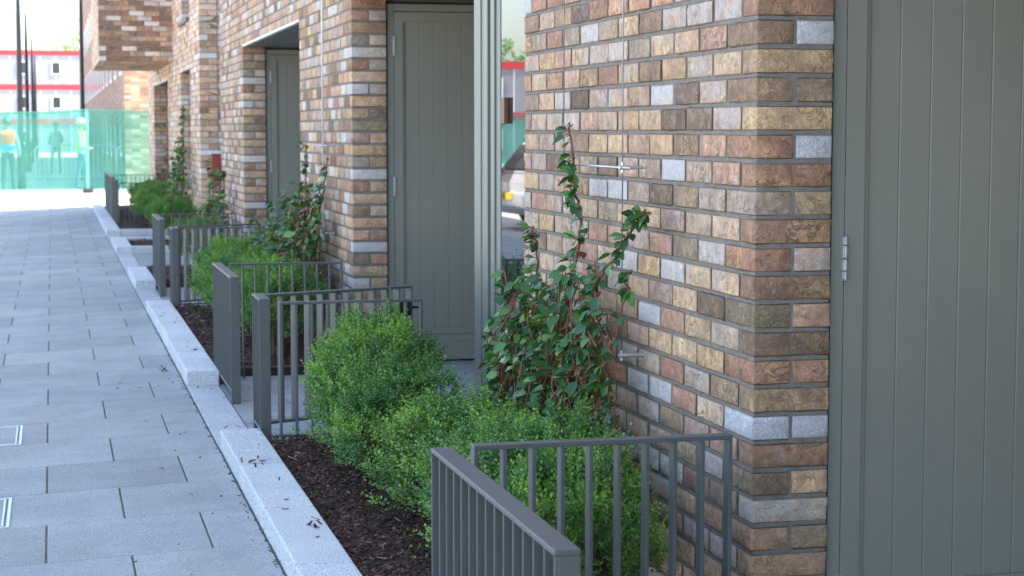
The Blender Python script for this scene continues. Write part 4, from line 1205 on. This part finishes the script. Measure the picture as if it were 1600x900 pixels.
# silver car on the road at the left, seen mirrored in the glazed screen
def car(x, y, rz, label):
    e = empty('parked_car', (x, y, -.158), rz, label, 'car')
    M['carpaint'] = simple('silver_car_paint', (.62, .66, .72), .25, metal=.5, var=.02)
    # lower body and cabin lofted from half profiles, y along the car, rear at -y
    sec = [(-2.0, .34, .78, .70), (-1.93, .26, .92, .80), (-1.5, .22, .96, .85), (-.6, .20, .95, .86), (.5, .20, .93, .86), (1.3, .22, .86, .83), (1.85, .26, .74, .76), (2.0, .36, .62, .62)]
    vs = []; fs = []
    for (yy, zb, zt, w_) in sec:
        ring = [(-w_*.86, zb), (-w_, zb+.14), (-w_, zt-.12), (-w_*.93, zt), (w_*.93, zt), (w_, zt-.12), (w_, zb+.14), (w_*.86, zb)]
        vs += [(a, yy, b_) for a, b_ in ring]
    n_ = len(sec)
    for i in range(n_-1):
        for k in range(8): fs.append((i*8+k, i*8+(k+1) % 8, (i+1)*8+(k+1) % 8, (i+1)*8+k))
    fs += [tuple(range(7, -1, -1)), tuple((n_-1)*8+k for k in range(8))]
    m = MB(); m.add(vs, fs)
    cs_ = [(-1.93, .93, .80, .935), (-1.55, .95, .66, 1.42), (-1.1, .95, .64, 1.47), (.1, .94, .64, 1.46), (.55, .93, .68, 1.34), (1.15, .90, .76, .93)]
    vs = []; fs = []
    for (yy, zb, w_, zt) in cs_: vs += [(-.82, yy, zb), (-w_, yy, zt), (w_, yy, zt), (.82, yy, zb)]
    for i in range(len(cs_)-1):
        for k in range(4): fs.append((i*4+k, i*4+(k+1) % 4, (i+1)*4+(k+1) % 4, (i+1)*4+k))
    fs += [(3, 2, 1, 0), tuple((len(cs_)-1)*4+k for k in range(4))]
    m.add(vs, fs); m.build('body', M['carpaint'], e, bevel=.03)
    g = MB(); g.add([(-.68, -1.895, 1.0), (.68, -1.895, 1.0), (.58, -1.60, 1.385), (-.58, -1.60, 1.385), (-.68, -1.925, 1.0), (.68, -1.925, 1.0), (.58, -1.63, 1.385), (-.58, -1.63, 1.385)], [(0, 1, 2, 3), (7, 6, 5, 4), (0, 4, 5, 1), (1, 5, 6, 2), (2, 6, 7, 3), (3, 7, 4, 0)]); g.build('rear_window', M['winglass'], e)
    g = MB(); g.add([(-.7, 1.10, .98), (.7, 1.10, .98), (.62, .60, 1.32), (-.62, .60, 1.32), (-.7, 1.13, .99), (.7, 1.13, .99), (.62, .63, 1.33), (-.62, .63, 1.33)], [(3, 2, 1, 0), (4, 5, 6, 7), (1, 5, 4, 0), (2, 6, 5, 1), (3, 7, 6, 2), (0, 4, 7, 3)]); g.build('windscreen', M['winglass'], e)
    for s_ in (-1, 1):
        for (ya, yb, yc, yd) in ((-1.5, -.55, -.6, -1.35), (-.48, .75, .42, -.45)):
            g = MB(); q = [(s_*.80, ya, 1.0), (s_*.80, yb, 1.0), (s_*.675, yc, 1.38), (s_*.675, yd, 1.38)]
            g.add(q+[(a+s_*.03, b_, c) for a, b_, c in q], [(0, 1, 2, 3), (7, 6, 5, 4), (0, 4, 5, 1), (1, 5, 6, 2), (2, 6, 7, 3), (3, 7, 4, 0)]); g.build('side_window', M['winglass'], e)
        l = MB(); l.box(s_*.74-.08, s_*.74+.08, -2.0, -1.90, .74, 1.0); l.build('tail_light', M['red'], e, bevel=.02)
        l = MB(); l.box(s_*.58-.12, s_*.58+.12, 1.86, 1.985, .56, .70); l.build('headlight', M['trim'], e, bevel=.02)
        for yy in (-1.28, 1.28):
            t = MB(); t.lathe([(.19, -.10), (.29, -.11), (.315, -.08), (.315, .08), (.29, .11), (.19, .10)], (s_*.76, yy, .315), 22, axis='x')
            w_ = t.build('wheel', M['dark'], e, smooth=True)
            t = MB(); t.lathe([(0, -.095), (.195, -.095), (.195, .095), (0, .095)], (s_*.77, yy, .315), 18, axis='x'); t.build('rim', M['steel'], w_)
    b = MB(); b.box(-.74, .74, -2.06, -1.9, .36, .62); b.build('bumper', M['carpaint'], e, bevel=.04)
    M['plate'] = simple('yellow_plate', (.75, .55, .03), .5)
    b = MB(); b.box(-.26, .26, -2.075, -2.061, .50, .61); b.build('number_plate', M['plate'], e)
    return e
car(-5.15, 29.6, R(85), 'silver hatchback with a yellow rear plate, seen mirrored in the glazed screen')

# ------------------------------------------------------------------ light, sky, camera
SUN_EL, SUN_AZ = 57, 103          # azimuth clockwise from +Y
w = bpy.data.worlds.new('World'); sc.world = w; w.use_nodes = True
nt = w.node_tree
for n_ in list(nt.nodes): nt.nodes.remove(n_)
ou = nt.nodes.new('ShaderNodeOutputWorld'); bg = nt.nodes.new('ShaderNodeBackground'); sk = nt.nodes.new('ShaderNodeTexSky')
sk.sky_type = 'NISHITA'; sk.sun_disc = False; sk.sun_elevation = R(SUN_EL); sk.sun_rotation = R(SUN_AZ)
sk.air_density = 1.0; sk.dust_density = 2.5; sk.ozone_density = 1.0
nt.links.new(sk.outputs[0], bg.inputs[0]); nt.links.new(bg.outputs[0], ou.inputs[0]); bg.inputs[1].default_value = .15
sl = bpy.data.lights.new('sun', 'SUN'); sl.energy = 4.8; sl.angle = R(.5); sl.color = (1, .94, .85)
so = bpy.data.objects.new('sun', sl); col.objects.link(so)
sd = Vector((math.sin(R(SUN_AZ))*math.cos(R(SUN_EL)), math.cos(R(SUN_AZ))*math.cos(R(SUN_EL)), math.sin(R(SUN_EL))))
so.rotation_euler = (-sd).to_track_quat('-Z', 'Y').to_euler(); so.location = (20, 0, 30)

cd = bpy.data.cameras.new('camera'); cd.sensor_width = 36; cd.lens = 36*2900/1600; cd.clip_start = .05; cd.clip_end = 2000
cd.dof.use_dof = True; cd.dof.focus_distance = 6.0; cd.dof.aperture_fstop = 7.5
co = bpy.data.objects.new('camera', cd); col.objects.link(co)
co.location = (0, 0, 1.45); co.rotation_euler = (R(90-4.829), 0, R(-13.8957))
sc.camera = co
vs = sc.view_settings
vs.view_transform = 'Standard'; vs.look = 'None'; vs.gamma = 1; vs.use_curve_mapping = False
vs.exposure = 2.35
sc.cycles.max_bounces = 8; sc.cycles.transparent_max_bounces = 12
